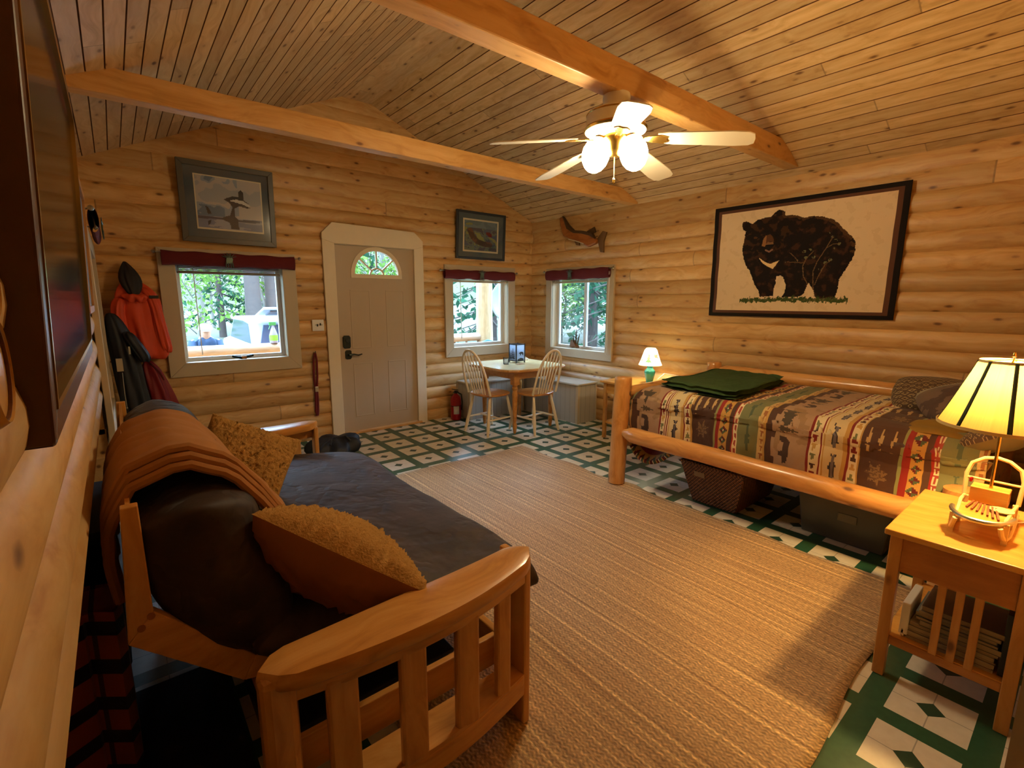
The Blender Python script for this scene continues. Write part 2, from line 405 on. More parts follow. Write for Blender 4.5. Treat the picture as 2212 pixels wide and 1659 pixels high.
tag(MB().box(-.6, W+.3, -2.7, D+.2, -.06, 0).build('floor', M_floor), kind='structure')
# ceiling: tongue-and-groove boards with real V grooves on both slopes
def slope(name, xa, za, xb, zb, y0, y1, n, mat):
    mb = MB(); L = math.hypot(xb-xa, zb-za); nx, nz = -(zb-za)/L, (xb-xa)/L
    if nz < 0: nx, nz = -nx, -nz
    for i in range(n):
        a, b = i/n, (i+1)/n; g = .0035/L
        P = lambda t, d: (xa+(xb-xa)*t+nx*d, za+(zb-za)*t+nz*d)
        for (t0, d0), (t1, d1), mi in (((a, .007), (a+g*.7, .007), 1), ((a+g*.7, .007), (a+g*1.6, 0), 1), ((a+g*1.6, 0), (b-g*.5, 0), 0), ((b-g*.5, 0), (b, .007), 1)):
            p, q = P(t0, d0), P(t1, d1)
            mb.add([(p[0], y0, p[1]), (q[0], y0, q[1]), (q[0], y1, q[1]), (p[0], y1, p[1])], [(0, 1, 2, 3)], mi)
    p0, p1 = (xa+nx*.03, za+nz*.03), (xb+nx*.03, zb+nz*.03)
    mb.add([(p0[0]-.05, y0, p0[1]), (p1[0], y0, p1[1]), (p1[0], y1, p1[1]), (p0[0]-.05, y1, p0[1])], [(0, 1, 2, 3)], 0)
    return tag(mb.build(name, [mat, M_groove], fix=False), kind='structure')
slope('ceiling_left', XL-.02, zl(XL-.02), RX0, RZ, -2.5, D+.03, 27, M_ceilL)
slope('ceiling_right', W+.04, zr(W+.04), RX1, RZ, -2.5, D+.03, 23, M_ceilR)
tag(MB().box(RX0-.0, RX1+.0, -2.5, D+.03, RZ-.004, RZ+.03).build('ceiling_ridge_board', M_ceilL), kind='structure')
tag(MB().box(XL-.5, W+.4, -2.7, D+.3, RZ+.06, RZ+.1).build('ceiling_roof_deck', M_trimwood), kind='structure')
# partition beside the camera and the end wall behind it
jm = MB().box(1.16, 1.22, -.12, .012, 0, 2.5)
tag(jm.build('trim_1', M_casing), kind='structure')
tag(MB().prism([(1.22, 0), (W+.03, 0), (W+.03, EAVE), (RX1, RZ), (RX0, RZ), (1.22, zl(1.22))], lambda u, v, d: (u, d, v), -.12, -.03).build('wall_front', M_logx), kind='structure')
tag(MB().box(1.225, 1.30, -2.5, -.12, 0, 2.9).build('wall_hall_blocker', M_logy), kind='structure')  # unseen wall, added behind the camera to cut bounce light
tag(MB().prism([(XL-.02, 2.15), (1.22, 2.15), (1.22, zl(1.22)), (XL-.02, EAVE)], lambda u, v, d: (u, d, v), -.12, -.03).build('wall_header_blocker', M_logx), kind='structure')  # unseen header, added to keep ceiling light out of the hall
tag(MB().prism([(-.5, -.1), (W+.2, -.1), (W+.2, EAVE+.05), (RX1, RZ+.06), (RX0, RZ+.06), (-.5, EAVE)], lambda u, v, d: (u, d, v), -2.6, -2.5).build('wall_front_end', M_logx), kind='structure')

# beams
def logbeam(name, label, y0, y1, z0, z1, x0, x1, seed):
    mb = MB(); N = 40; prof = [(-.5, -.5), (.5, -.5), (.5, .1), (.42, .5), (-.42, .5), (-.5, .1)]
    vs = []
    for i in range(N+1):
        x = x0+(x1-x0)*i/N; w = noise.noise((x*1.3, seed, 0))*.012
        for a, b in prof: vs.append((x, (y0+y1)/2+a*(y1-y0)+w, (z0+z1)/2+b*(z1-z0)+w*.6))
    n = len(prof); fs = [(i*n+k, i*n+(k+1) % n, (i+1)*n+(k+1) % n, (i+1)*n+k) for i in range(N) for k in range(n)]+[tuple(range(n)), tuple(range(N*n, N*n+n))]
    mb.add(vs, fs); o = mb.build(name, M_beam, bevel=.008); return tag(o, label, 'ceiling beam')
def under(x0, z):  # where a beam of top height z meets the slopes
    return x0
logbeam('ceiling_beam', 'thick honey coloured log beam that the ceiling fan hangs from', 1.80, 1.915, 2.585, 2.745, XL+.01, W-.0, 3)
logbeam('ceiling_beam', 'honey coloured log beam crossing the room nearer the entrance door', 3.455, 3.56, 2.535, 2.675, XL+.01, W-.0, 9)

# ------------------------------------------------------------------ windows / door
def casing(mb, u0, u1, z0, z1, w, pt, d0, d1, mi=0):
    for poly in ([(u0-w, z0-w), (u1+w, z0-w), (u1, z0), (u0, z0)], [(u0-w, z1+w), (u0, z1), (u1, z1), (u1+w, z1+w)], [(u0-w, z0-w), (u0, z0), (u0, z1), (u0-w, z1+w)], [(u1+w, z0-w), (u1+w, z1+w), (u1, z1), (u1, z0)]):
        mb.prism(poly, pt, d0, d1, mi)
def window(n, hole, pt, cw, mull=None, sash_w=.035, casemat=None):
    """pt(u,z,d): d = distance into the room from the wall plane"""
    u0, u1, z0, z1 = hole; w = struct('window_%d' % n, pt((u0+u1)/2, z0, 0))
    mb = MB(); casing(mb, u0, u1, z0, z1, cw, pt, 0.0, .032); mb.build('window_casing', casemat or M_casing, w, bevel=.003)
    mb = MB()
    for a, b, c, d in ((u0-.012, u0, z0, z1), (u1, u1+.012, z0, z1), (u0-.012, u1+.012, z0-.014, z0), (u0-.012, u1+.012, z1, z1+.012)):
        mb.prism([(a, c), (b, c), (b, d), (a, d)], pt, -.16, .01)
    mb.build('window_jamb', M_whitecase, w)
    mb = MB(); casing(mb, u0+sash_w, u1-sash_w, z0+sash_w, z1-sash_w, sash_w, pt, -.13, -.09)
    if mull:
        for m_ in mull: mb.prism([(m_-.022, z0+.02), (m_+.022, z0+.02), (m_+.022, z1-.02), (m_-.022, z1-.02)], pt, -.12, -.085)
    mb.build('window_sash', M_vinyl, w, bevel=.002)
    MB().prism([(u0+.01, z0+.01), (u1-.01, z0+.01), (u1-.01, z1-.01), (u0+.01, z1-.01)], pt, -.112, -.108).build('glass_pane', M_glass, w)
    # raised blind rolled up at the head
    mb = MB()
    for k in range(5):
        zz = z1-.015-.013*k; mb.prism([(u0+.02, zz-.004), (u1-.02, zz-.004), (u1-.02, zz+.004), (u0+.02, zz+.004)], pt, -.06, -.01)
    mb.prism([(u0+.015, z1-.088), (u1-.015, z1-.088), (u1-.015, z1-.07), (u0+.015, z1-.07)], pt, -.065, -.005)
    mb.build('raised_blind', plain('blind_slats', '#6e665a', .5) if n < 2 else M_casing, w)
    return w
PB = lambda u, z, d: (u, D-d, z)
PR = lambda u, z, d: (W-d, u, z)
PLF = lambda u, z, d: (XL+.03+d, u, z)
w1 = window(1, WIN1, PB, .125); w2 = window(2, WIN2, PB, .118); w3 = window(3, WIN3, PR, .105, mull=[4.27]); w4 = window(4, WIN4, PLF, .11, casemat=M_casing)
# crank on the first window's sill, pull cords
mb = MB().tube([(.82, D-.02, .955), (.90, D-.035, .938), (1.0, D-.03, .955)], [.012, .016, .012], 8); mb.build('window_crank', M_bronze, w1, smooth=True)
MB().box(.895, .94, D-.05, D-.02, .925, .955).build('crank_knob', M_table_z, w1, bevel=.004)
MB().tube([(.585, D+.03, 1.78), (.592, D+.03, .98)], .004, 6).build('blind_cord', M_white, w1)
MB().tube([(3.43, D+.03, 1.78), (3.44, D+.03, 1.0)], .005, 6).build('blind_cord', M_white, w2)
MB().tube([(W-.045, 3.79, 1.86), (W-.05, 3.785, .86)], .005, 6).tube([(W-.045, 3.775, 1.86), (W-.05, 3.80, .93)], .004, 6).build('blind_cord', M_white, w3)

def valance(u0, u1, z0, z1, pt, label, clipu, uo=None):
    v = thing('window_valance', label, 'valance', pt((u0+u1)/2, (z0+z1)/2, 0))
    def fn(i, j):   # cloth folded over a rod
        a = i*2*PI; u = u0+(u1-u0)*j; hw = .03+.003*math.sin(u*31)
        zc = (z0+z1)/2; hh = (z1-z0)/2
        return pt(u, zc+hh*math.cos(a)+.004*math.sin(u*23+a), .075+hw*math.sin(a))
    mb = MB().grid(fn, 20, 30); mb.build('cloth', M_maroon, v, smooth=True)
    mb = MB().tube([pt(u0-.05, z1-.012, .07), pt(u1+.05, z1-.012, .07)], .007, 8)
    for s, u in ((-1, u0-.05), (1, u1+.05)): mb.lathe([(.0, -.018), (.014, -.01), (.018, 0), (.012, .012), (.0, .018)], pt(u, z1-.012, .07), 10)
    mb.build('curtain_rod', M_steel, v, smooth=True)
    for u in (u0-.02, u1+.02): MB().tube([pt(u, z1-.012, .07), pt(u, z1-.012, .0)], .006, 8).build('rod_bracket', M_steel, v)
    # dark green moose-like clip: antler palms, head and legs
    q = MB(); c = clipu; zc = (z0+z1)/2; dd = .122
    q.prism([(c-.028, zc-.03), (c+.02, zc-.03), (c+.032, zc+.01), (c+.012, zc+.03), (c-.02, zc+.025)], pt, dd-.008, dd+.004)
    for s in (-1, 1):
        for a in (20, 50, 80, 110):
            q.tube([pt(c+s*.008, zc+.02, dd), pt(c+s*(.008+.055*math.cos(math.radians(a))), zc+.02+.045*math.sin(math.radians(a)), dd)], [.006, .002], 6)
    for du in (-.024, -.008, .01, .024): q.tube([pt(c+du, zc-.02, dd), pt(c+du*1.3, zc-.072, dd)], [.006, .004], 6)
    q.build('moose_clip', plain('green_bronze', '#56685c', .35, metallic=.5), v)
    return v
valance(.355, 1.425, 1.775, 1.895, PB, 'maroon valance over the largest window, below the picture of leaping whales', .855)
valance(3.135, 4.225, 1.745, 1.855, PB, 'maroon valance over the window right of the entrance door', 3.66)
valance(3.76, 4.83, 1.75, 1.875, PR, 'maroon valance over the corner window on the bed side wall', 4.36)
v4 = valance(3.9, 4.8, 1.88, 2.02, lambda u, z, d: (XL+.03+d*.8, u, z), 'maroon valance seen end on, over the window beside the hanging coats', 4.3)

# entrance door
dr = struct('door_1', (2.31, D, 0))
mb = MB(); w_ = .105; x0, x1, zt = DOOR[0]+.005, DOOR[1]-.02, 2.10
ch = .11
mb.prism([(x0-w_, 0), (x0+.02, 0), (x0+.02, zt-.035), (x1-.02, zt-.035), (x1-.02, 0), (x1+.10, 0), (x1+.10, zt+.17-ch), (x1+.10-ch, zt+.17), (x0-w_+ch, zt+.17), (x0-w_, zt+.17-ch)], PB, 0, .03)
# concave outline: build it from three convex boards instead
mb = MB()
mb.prism([(x0-w_, 0), (x0+.02, 0), (x0+.02, zt-.035), (x0-w_, zt+.0)], PB, 0, .03)
mb.prism([(x1-.02, 0), (x1+.10, 0), (x1+.10, zt+.0), (x1-.02, zt-.035)], PB, 0, .03)
mb.prism([(x0+.02, zt-.035), (x1-.02, zt-.035), (x1+.10, zt), (x1+.10, zt+.17-ch), (x1+.10-ch, zt+.155), (x0-w_+ch, zt+.175), (x0-w_, zt+.175-ch), (x0-w_, zt)], PB, 0, .031)
mb.build('door_casing', M_whitecase, dr, bevel=.004)
mb = MB().box(DOOR[0], DOOR[0]+.032, D-.005, D+.15, 0, 2.07).box(DOOR[1]-.032, DOOR[1], D-.005, D+.15, 0, 2.07).box(DOOR[0], DOOR[1], D-.005, D+.15, 2.058, 2.085)
mb.build('door_jamb', M_casing, dr)
MB().box(DOOR[0]-.0, DOOR[1], D-.05, D+.15, 0.001, .024).build('threshold', M_beam, dr, bevel=.004)
# slab with half-round opening
mb = MB(); sx0, sx1, sz0, sz1 = 1.853, 2.768, .03, 2.055; cx, cz, R = 2.31, 1.762, .262; f0, f1 = D+.0, D+.045
def ring(d):
    arc = [(cx+R*math.cos(PI*i/16), cz+R*math.sin(PI*i/16)) for i in range(17)]
    out = []
    for i in range(17):
        a = PI*i/16; dx, dz = math.cos(a), math.sin(a)
        t = min(((sx1-cx)/dx if dx > 1e-6 else (sx0-cx)/dx if dx < -1e-6 else 9), ((sz1-cz)/dz if dz > 1e-6 else 9))
        out.append((cx+dx*t, cz+dz*t))
    return arc, out
arc, out = ring(0); 
for i in range(16):
    pl = [arc[i], out[i]]
    a, b = out[i], out[i+1]
    if abs(a[0]-b[0]) > 1e-4 and abs(a[1]-b[1]) > 1e-4:
        pl.append((sx1 if a[0] > cx else sx0, sz1))
    pl += [out[i+1], arc[i+1]]
    mb.prism(pl, lambda u, v, d: (u, d, v), f0, f1)
mb.prism([(sx0, sz0), (sx1, sz0), (sx1, cz), (sx0, cz)], lambda u, v, d: (u, d, v), f0, f1)
slab = mb.build('door_slab', M_door, dr)
mb = MB()   # embossed panels
for (a, b, c, d) in ((1.985, 2.225, .95, 1.60), (2.395, 2.635, .95, 1.60), (1.985, 2.225, .18, .80), (2.395, 2.635, .18, .80)):
    casing(mb, a+.02, b-.02, c+.02, d-.02, .014, PB, -.002, .0028)
mb.build('door_panel', M_door, dr, bevel=.003)
mb = MB()   # fan light frame + muntins
a2 = [(cx+(R+.035)*math.cos(PI*i/20), cz+(R+.035)*math.sin(PI*i/20)) for i in range(21)]; a1 = [(cx+(R-.008)*math.cos(PI*i/20), cz+(R-.008)*math.sin(PI*i/20)) for i in range(21)]
for i in range(20): mb.prism([a1[i], a2[i], a2[i+1], a1[i+1]], PB, -.03, .012)
mb.box(cx-R-.035, cx+R+.035, D-.012, D+.03, cz-.04, cz+.002)
b1 = [(cx+.085*math.cos(PI*i/12), cz+.075*math.sin(PI*i/12)) for i in range(13)]; b2 = [(cx+.068*math.cos(PI*i/12), cz+.058*math.sin(PI*i/12)) for i in range(13)]
for i in range(12): mb.prism([b2[i], b1[i], b1[i+1], b2[i+1]], PB, -.025, .008)
for a in (40, 90, 140):
    a = math.radians(a); mb.beam((cx+.08*math.cos(a), D+.008, cz+.07*math.sin(a)), (cx+R*math.cos(a), D+.008, cz+R*math.sin(a)), .03, .014, up=(-math.sin(a), 0, math.cos(a)))
mb.build('fanlight_frame', M_whitecase, dr)
MB().prism(arc, PB, -.03, -.026).build('fanlight_glass', M_glass, dr)
mb = MB().prism([(1.885, .985), (1.895, .965), (1.955, .965), (1.965, .985), (1.965, 1.085), (1.95, 1.105), (1.90, 1.105), (1.885, 1.085)], PB, 0, .028)
mb.lathe([(.022, 0), (.022, .012)], (1.925, D-.04, 1.05), 14, axis='y'); mb.build('deadbolt_keypad', M_bronze, dr, bevel=.004)
mb = MB().prism([(1.905, .855), (1.92, .845), (1.955, .845), (1.97, .86), (1.97, .935), (1.955, .945), (1.92, .945), (1.905, .93)], PB, 0, .02)
mb.tube([(1.94, D-.02, .895), (1.94, D-.055, .895), (1.98, D-.06, .90), (2.03, D-.055, .888), (2.075, D-.05, .897)], [.014, .013, .010, .009, .007], 8); mb.build('door_lever', M_bronze, dr, smooth=True)
mb = MB()
for z in (.35, 1.1, 1.72): mb.box(2.762, 2.776, D-.008, D+.0, z, z+.09)
mb.build('door_hinge', M_brass, dr)

# ------------------------------------------------------------------ things on the walls
def frame(mb, u0, u1, z0, z1, w, pt, d0, d1, mi=0): casing(mb, u0+w, u1-w, z0+w, z1-w, w, pt, d0, d1, mi)
JUMP = [(0.476, 0.587), (0.534, 0.616), (0.61, 0.624), (0.61, 0.686), (0.637, 0.711), (0.663, 0.68), (0.66, 0.588), (0.709, 0.551), (0.734, 0.491), (0.684, 0.487), (0.609, 0.503), (0.568, 0.476), (0.548, 0.463), (0.499, 0.538), (0.447, 0.566)]
JW = [(0.501, 0.56), (0.578, 0.584), (0.653, 0.576), (0.717, 0.536), (0.729, 0.496), (0.649, 0.53), (0.575, 0.545)]
FIN = [(0.543, 0.508), (0.556, 0.441), (0.558, 0.361), (0.583, 0.328), (0.591, 0.202), (0.505, 0.197), (0.494, 0.276), (0.405, 0.315), (0.445, 0.352), (0.502, 0.368)]
F2 = [(0.252, 0.462), (0.282, 0.45), (0.311, 0.37), (0.274, 0.36)]; F3 = [(0.266, 0.27), (0.304, 0.296), (0.289, 0.239), (0.266, 0.219)]
def whale_col(u, v):
    if inpoly(u, v, JW): return '#dcdcdc'
    if inpoly(u, v, JUMP) or inpoly(u, v, FIN) or inpoly(u, v, F2) or inpoly(u, v, F3): return '#22242c'
    n = fbm(u*4, v*4, 1); n2 = fbm(u*3, v*14, 5)
    if abs(v-.315-.01*n) < .014 and .17 < u < .83: return '#3a3f5c'
    if v < .34: return '#7684a8' if n2 > 0 else '#a4aac0'
    if n > .28 and u < .45: return '#5f7ba0'
    if n > .1 and u < .6: return '#93a4be'
    return '#c3c0c2' if n > -.25 else '#aab0bc'
def lure_col(u, v):
    n = fbm(u*7, v*7, 2); d = segd(u, v, [(.27, .60), (.33, .47), (.42, .38), (.55, .34), (.68, .33)])
    if .60 < u < .72 and .50 < v < .60 and abs((v-.6)+(u-.6)*.8) < .05: return '#7c2430'
    if d < .055: return '#3e3436' if n > -.1 else '#6a4a40'
    if d < .16 and n > .1: return '#8f9a62'
    if v > .66: return '#5f8094' if n > 0 else '#6f8ea4'
    return '#4d6488' if n > 0 else ('#67807c' if n > -.3 else '#42506c')
M_paint = vcol('printed_paper', .5, 200, .02)
def picture(label, u0, u1, z0, z1, pt, fmat, matc, imgf, inner, white, fw, tilt=0, n=(90, 76)):
    t = thing('framed_picture', label, 'picture', pt((u0+u1)/2, z0, 0))
    mb = MB(); frame(mb, u0, u1, z0, z1, fw, pt, 0, .03); mb.build('frame', fmat, t, bevel=.003)
    P = lambda a: u0+(u1-u0)*a; Q = lambda b: z0+(z1-z0)*b
    mb = MB(); mb.prism([(u0+fw*.8, z0+fw*.8), (u1-fw*.8, z0+fw*.8), (u1-fw*.8, z1-fw*.8), (u0+fw*.8, z1-fw*.8)], pt, .002, .010); mb.build('mat_board', plain('mat_'+label[:8], matc, .8), t)
    mb = MB(); mb.prism([(P(white[0]), Q(white[2])), (P(white[1]), Q(white[2])), (P(white[1]), Q(white[3])), (P(white[0]), Q(white[3]))], pt, .010, .0125); mb.build('inner_mat', plain('cream_mat', '#e6dfc8', .8), t)
    a, b, c, d = inner
    painted('print', lambda u, v: pt(P(a+(b-a)*u), Q(c+(d-c)*v), .0135), lambda u, v: imgf(a+(b-a)*u, c+(d-c)*v), n[0], n[1], M_paint, t, smooth=False)
    mb = MB(); mb.prism([(u0+fw*.8, z0+fw*.8), (u1-fw*.8, z0+fw*.8), (u1-fw*.8, z1-fw*.8), (u0+fw*.8, z1-fw*.8)], pt, .019, .0205); mb.build('glass', M_picglass, t)
    return t
PBp = lambda u, z, d: (u, D-.012-d-(z-2.0)*.05, z)
picture('blue matted picture of leaping whales in a grey frame, above the largest window', .53, 1.285, 1.985, 2.665, lambda u, z, d: (u, D-.012-d-(z-1.985)*.05, z+(u-.9)*-.01), plain('grey_frame', '#4a463c', .4), '#42586a', whale_col, (.169, .85, .19, .83), (.155, .865, .168, .845), .045)
picture('smaller blue matted picture in a dark frame, above the window right of the entrance door', 3.335, 4.09, 2.0, 2.575, PBp, plain('navy_frame', '#26303a', .4), '#4c6472', lure_col, (.16, .83, .19, .81), (.135, .86, .155, .845), .028)

# large dark framed picture on the left wall, close to the camera; it leans out at the top
def PG(u, z, d): return (-.106+(z-1.30)*.045+d, u, z)
t = thing('framed_picture', 'large dark wood framed picture on the left wall, nearest the camera', 'picture', (-.1, 1.5, 1.3))
y0, y1, z0, z1 = .80, 2.22, 1.30, 2.085
mb = MB(); frame(mb, y0, y1, z0, z1, .045, PG, -.012, .034); mb.build('frame', plain('dark_walnut_frame', '#54321c', .35, 30, .1, .2), t, bevel=.004)
mb = MB(); frame(mb, y0+.040, y1-.040, z0+.040, z1-.040, .010, PG, .005, .036); mb.build('gilt_edge', M_brass, t)
def haze_col(u, v):  # pale lavender print tones paint in the hazy reflection on the glass
    n = fbm(u*5, v*3, 8)
    return '#b4a4a0' if v > .72+.1*n else ('#a094a0' if v > .45+.1*n else ('#a8988c' if n > 0 else '#94847c'))
painted('print', lambda u, v: PG(y0+.04+(y1-y0-.08)*u, z0+.04+(z1-z0-.08)*v, .006), haze_col, 60, 40, M_paint, t, smooth=False)
mb = MB(); mb.prism([(y0+.04, z0+.04), (y1-.04, z0+.04), (y1-.04, z1-.04), (y0+.04, z1-.04)], PG, .024, .026); mb.build('glass', M_picglass, t)
# second narrow frame beyond it
PG2 = lambda u, z, d: (-.098+(z-1.35)*.035+d, u, z)
t = thing('framed_picture', 'narrow brown framed picture between the large dark picture and the left window', 'picture', (-.09, 3.0, 1.35))
mb = MB(); frame(mb, 2.75, 3.35, 1.42, 2.0, .03, PG2, 0, .018); mb.build('frame', M_trimwood, t)
mb = MB(); mb.prism([(2.77, 1.44), (3.33, 1.44), (3.33, 1.98), (2.77, 1.98)], PG2, .0, .008); mb.build('print', plain('grey_blue_print', '#6c7688', .5), t)

# round wooden plaques at the very left edge
for i, (yy, zz, r, lb) in enumerate(((.555, 1.498, .036, 'upper round wooden plaque hanging at the left edge beside the large dark picture'), (.535, 1.426, .046, 'lower round wooden plaque hanging at the left edge beside the large dark picture'))):
    t = thing('wooden_plaque', lb, 'plaque', (-.095, yy, zz))
    MB().lathe([(0, 0), (r, 0), (r, .018), (r*.9, .024), (r*.86, .020), (r*.8, .020), (r*.3, .022), (0, .022)], (-.095, yy, zz), 28, axis='x', cap=False).build('disc', M_table_y, t, smooth=True)
    MB().lathe([(r*.84, .019), (r*.845, .0225), (r*.87, .0225), (r*.875, .019)], (-.095, yy, zz), 28, axis='x', cap=False).build('dark_ring', M_groove, t)

# bear tapestry
BODY = [(0.177, 0.822), (0.183, 0.849), (0.202, 0.855), (0.226, 0.837), (0.242, 0.826), (0.272, 0.852), (0.312, 0.866), (0.350, 0.866), (0.366, 0.892), (0.386, 0.912), (0.408, 0.912), (0.424, 0.892), (0.430, 0.862), (0.461, 0.860), (0.496, 0.848), (0.53, 0.825), (0.568, 0.83), (0.621, 0.818), (0.669, 0.792), (0.706, 0.749), (0.739, 0.692), (0.776, 0.639), (0.794, 0.589), (0.795, 0.533), (0.789, 0.47), (0.771, 0.415), (0.755, 0.359), (0.738, 0.311), (0.736, 0.253), (0.73, 0.195), (0.727, 0.154), (0.645, 0.154), (0.627, 0.179), (0.614, 0.231), (0.589, 0.29), (0.579, 0.266), (0.567, 0.197), (0.546, 0.179), (0.449, 0.171), (0.464, 0.216), (0.466, 0.278), (0.451, 0.34), (0.432, 0.359), (0.409, 0.351), (0.409, 0.297), (0.4, 0.244), (0.401, 0.18), (0.321, 0.18), (0.312, 0.227), (0.283, 0.292), (0.268, 0.349), (0.249, 0.406), (0.22, 0.464), (0.204, 0.521), (0.193, 0.597), (0.199, 0.671), (0.202, 0.735), (0.204, 0.761), (0.187, 0.784)]
CHEST = [(0.296, 0.524), (0.336, 0.482), (0.367, 0.462), (0.393, 0.478), (0.416, 0.489), (0.398, 0.446), (0.385, 0.42), (0.35, 0.445), (0.317, 0.479)]
MUZ = [(0.31, 0.621), (0.316, 0.683), (0.329, 0.709), (0.353, 0.719), (0.373, 0.685), (0.38, 0.648), (0.357, 0.656), (0.336, 0.64), (0.328, 0.614)]
NOSE = [(0.333, 0.636), (0.345, 0.653), (0.375, 0.647), (0.38, 0.617), (0.366, 0.597), (0.344, 0.608)]
BR = [[(0.629, 0.153), (0.613, 0.248), (0.605, 0.384), (0.621, 0.468), (0.657, 0.564), (0.687, 0.651)], [(0.59, 0.265), (0.558, 0.344), (0.548, 0.431), (0.561, 0.49), (0.59, 0.538)], [(0.552, 0.456), (0.507, 0.464), (0.461, 0.472)], [(0.619, 0.273), (0.634, 0.341), (0.66, 0.431), (0.683, 0.463)], [(0.657, 0.564), (0.691, 0.593), (0.721, 0.59)], [(0.47, .55), (.50, .51), (.52, .47)]]
MOUTH = [(.335, .585), (.355, .568), (.372, .585)]
def bear_col(u, v):
    if not (.026 < u < .972 and .030 < v < .963): return '#140d0a'
    if not (.045 < u < .951 and .056 < v < .939): return '#5a3a2a'
    n = fbm(u*22, v*16, 3); n2 = fbm(u*60, v*40, 7)
    gy = .155-.03*abs(u-.5)
    if .20 < u < .79 and abs(v-gy) < .016+.020*n2+.022*abs(noise.noise((u*170, 1, 0))) and v < .2: return '#3c4a1e' if n2 > -.1 else '#5c5a34'
    uj, vj = u+.003*n2, v+.004*n
    inb = inpoly(uj, vj, BODY)
    if inb:
        for L in BR:
            if segd(u, v, L) < .0024: return '#6e5232'
        if u > .45 and any(math.hypot(u-a, v-b) < .011 and n2 > 0 for a, b in ((.687, .65), (.66, .68), (.56, .50), (.575, .56), (.60, .50), (.64, .40), (.51, .48), (.66, .45), (.705, .56), (.72, .59), (.59, .54), (.547, .55), (.683, .47), (.70, .62), (.46, .47))): return '#6a6a44'
        if inpoly(u, v, CHEST): return '#e0c088'
        if inpoly(u, v, NOSE): return '#0c0707' if v < .63 else '#7c5a38'
        if segd(u, v, MOUTH) < .006: return '#8a6650'
        if inpoly(u, v, MUZ): return '#8a6038' if u < .335 else '#54341e'
        if math.hypot(u-.268, v-.699) < .011: return '#4c3018'
        if math.hypot((u-.33)/1.3, v-.745) < .012 or math.hypot(u-.39, v-.70) < .01: return '#0a0606'
        hd = math.hypot((u-.32)/1.1, v-.70)
        edge = min(segd(u, v, BODY[8:24]), 1)
        if edge < .02+.012*n2 and n > -.2: return '#4a3018'
        if hd < .14 and n > .2: return '#38200f'
        if n > .34: return '#3a2012'
        if n > .12: return '#26130b'
        return '#140a07'
    return '#e0c49c' if n > -.3 else '#dabd94'
tp = thing('bear_tapestry', 'cream wall tapestry of a standing black bear with a black border', 'tapestry', (W-.02, 1.78, 1.345))
cs = [(2.528, 2.355), (1.032, 2.355), (1.038, 1.345), (2.524, 1.345)]   # TL TR BR BL as (y,z)
def tpos(u, v):
    ya = cs[0][0]+(cs[1][0]-cs[0][0])*u; yb = cs[3][0]+(cs[2][0]-cs[3][0])*u
    return (W-.024-.003*math.sin(v*22), yb+(ya-yb)*v, 1.345+1.01*v)
painted('woven_panel', tpos, bear_col, 300, 200, vcol('tapestry_weave', .9, 300, .3), tp, solid=.006)

# carved wooden fish plaque high on the right wall
def ff(u, v, d): return (W-.012-d, u, v)
t = thing('wooden_fish', 'carved brown wooden salmon hanging near the corner above the corner window', 'wall carving', (W-.03, 4.2, 2.3))
mb = MB(); body = [(4.62, 2.53), (4.60, 2.44), (4.545, 2.30), (4.40, 2.235), (4.25, 2.19), (4.12, 2.13), (4.0, 2.16), (3.98, 2.20), (4.08, 2.28), (4.22, 2.32), (4.36, 2.34), (4.46, 2.42), (4.56, 2.54)]
mb.prism(body, ff, 0, .06); mb.build('fish_body', wood('carved_cedar', '#a8642c', '#96561f', '#6e3c14', 'y', knots=0, rough=.4), t, bevel=.015)
mb = MB().prism([(4.56, 2.545), (4.46, 2.43), (4.36, 2.35), (4.22, 2.33), (4.06, 2.29), (4.0, 2.21), (4.10, 2.26), (4.22, 2.295), (4.36, 2.315), (4.48, 2.38)], ff, .02, .065)
mb.prism([(4.17, 2.32), (4.05, 2.36), (4.02, 2.30), (4.10, 2.28)], ff, .01, .03); mb.build('dark_back_stripe', plain('dark_stain', '#4a3014', .5), t, bevel=.004)
MB().prism([(4.0, 2.22), (3.92, 2.30), (3.86, 2.28), (3.90, 2.18), (3.90, 2.05), (3.95, 2.06)], ff, 0, .025).build('tail_fin', plain('tail_stain', '#6a4a22', .5), t, bevel=.003)
MB().prism([(4.36, 2.235), (4.33, 2.17), (4.27, 2.16), (4.28, 2.21)], ff, .02, .04).build('fish_fin', plain('fin_stain', '#6a4a22', .5), t, bevel=.003)
MB().tube([(W-.092, 4.42, 2.245), (W-.094, 4.3, 2.215), (W-.094, 4.16, 2.17)], .006, 6).build('pale_belly_line', plain('pale_belly', '#cdb58c', .5), t)

# light switch plate, dog leash
t = thing('light_switch', 'white switch plate with two toggles left of the entrance door', 'light switch', (1.636, D-.01, 1.22))
MB().box(1.572, 1.69, D-.022, D-.012, 1.165, 1.282).build('plate', M_white, t, bevel=.003)
MB().box(1.618, 1.628, D-.034, D-.02, 1.212, 1.236).box(1.648, 1.658, D-.034, D-.02, 1.222, 1.246).box(1.60, 1.676, D-.0235, D-.0215, 1.226, 1.23).build('toggle', M_bronze, t)
t = thing('dog_leash', 'folded dark red leash hanging on the log wall left of the entrance door', 'leash', (1.575, D-.03, .6))
mb = MB()
for s in (-1, 1):
    pts = [(1.578+s*.004, D-.03, .94), (1.575+s*.016, D-.03, .86), (1.570+s*.018, D-.028, .70), (1.568+s*.008, D-.026, .56), (1.566+s*.010, D-.03, .44), (1.562+s*.010, D-.026, .32), (1.562+s*.004, D-.03, .272)]
    mb.tube(pts, [.009, .011, .011, .012, .013, .014, .010], 8)
mb.build('strap', plain('red_webbing', '#6a1416', .8, 60, .3), t, smooth=True)
MB().box(1.552, 1.585, D-.05, D-.02, .53, .585).build('buckle', M_steel, t, bevel=.003)
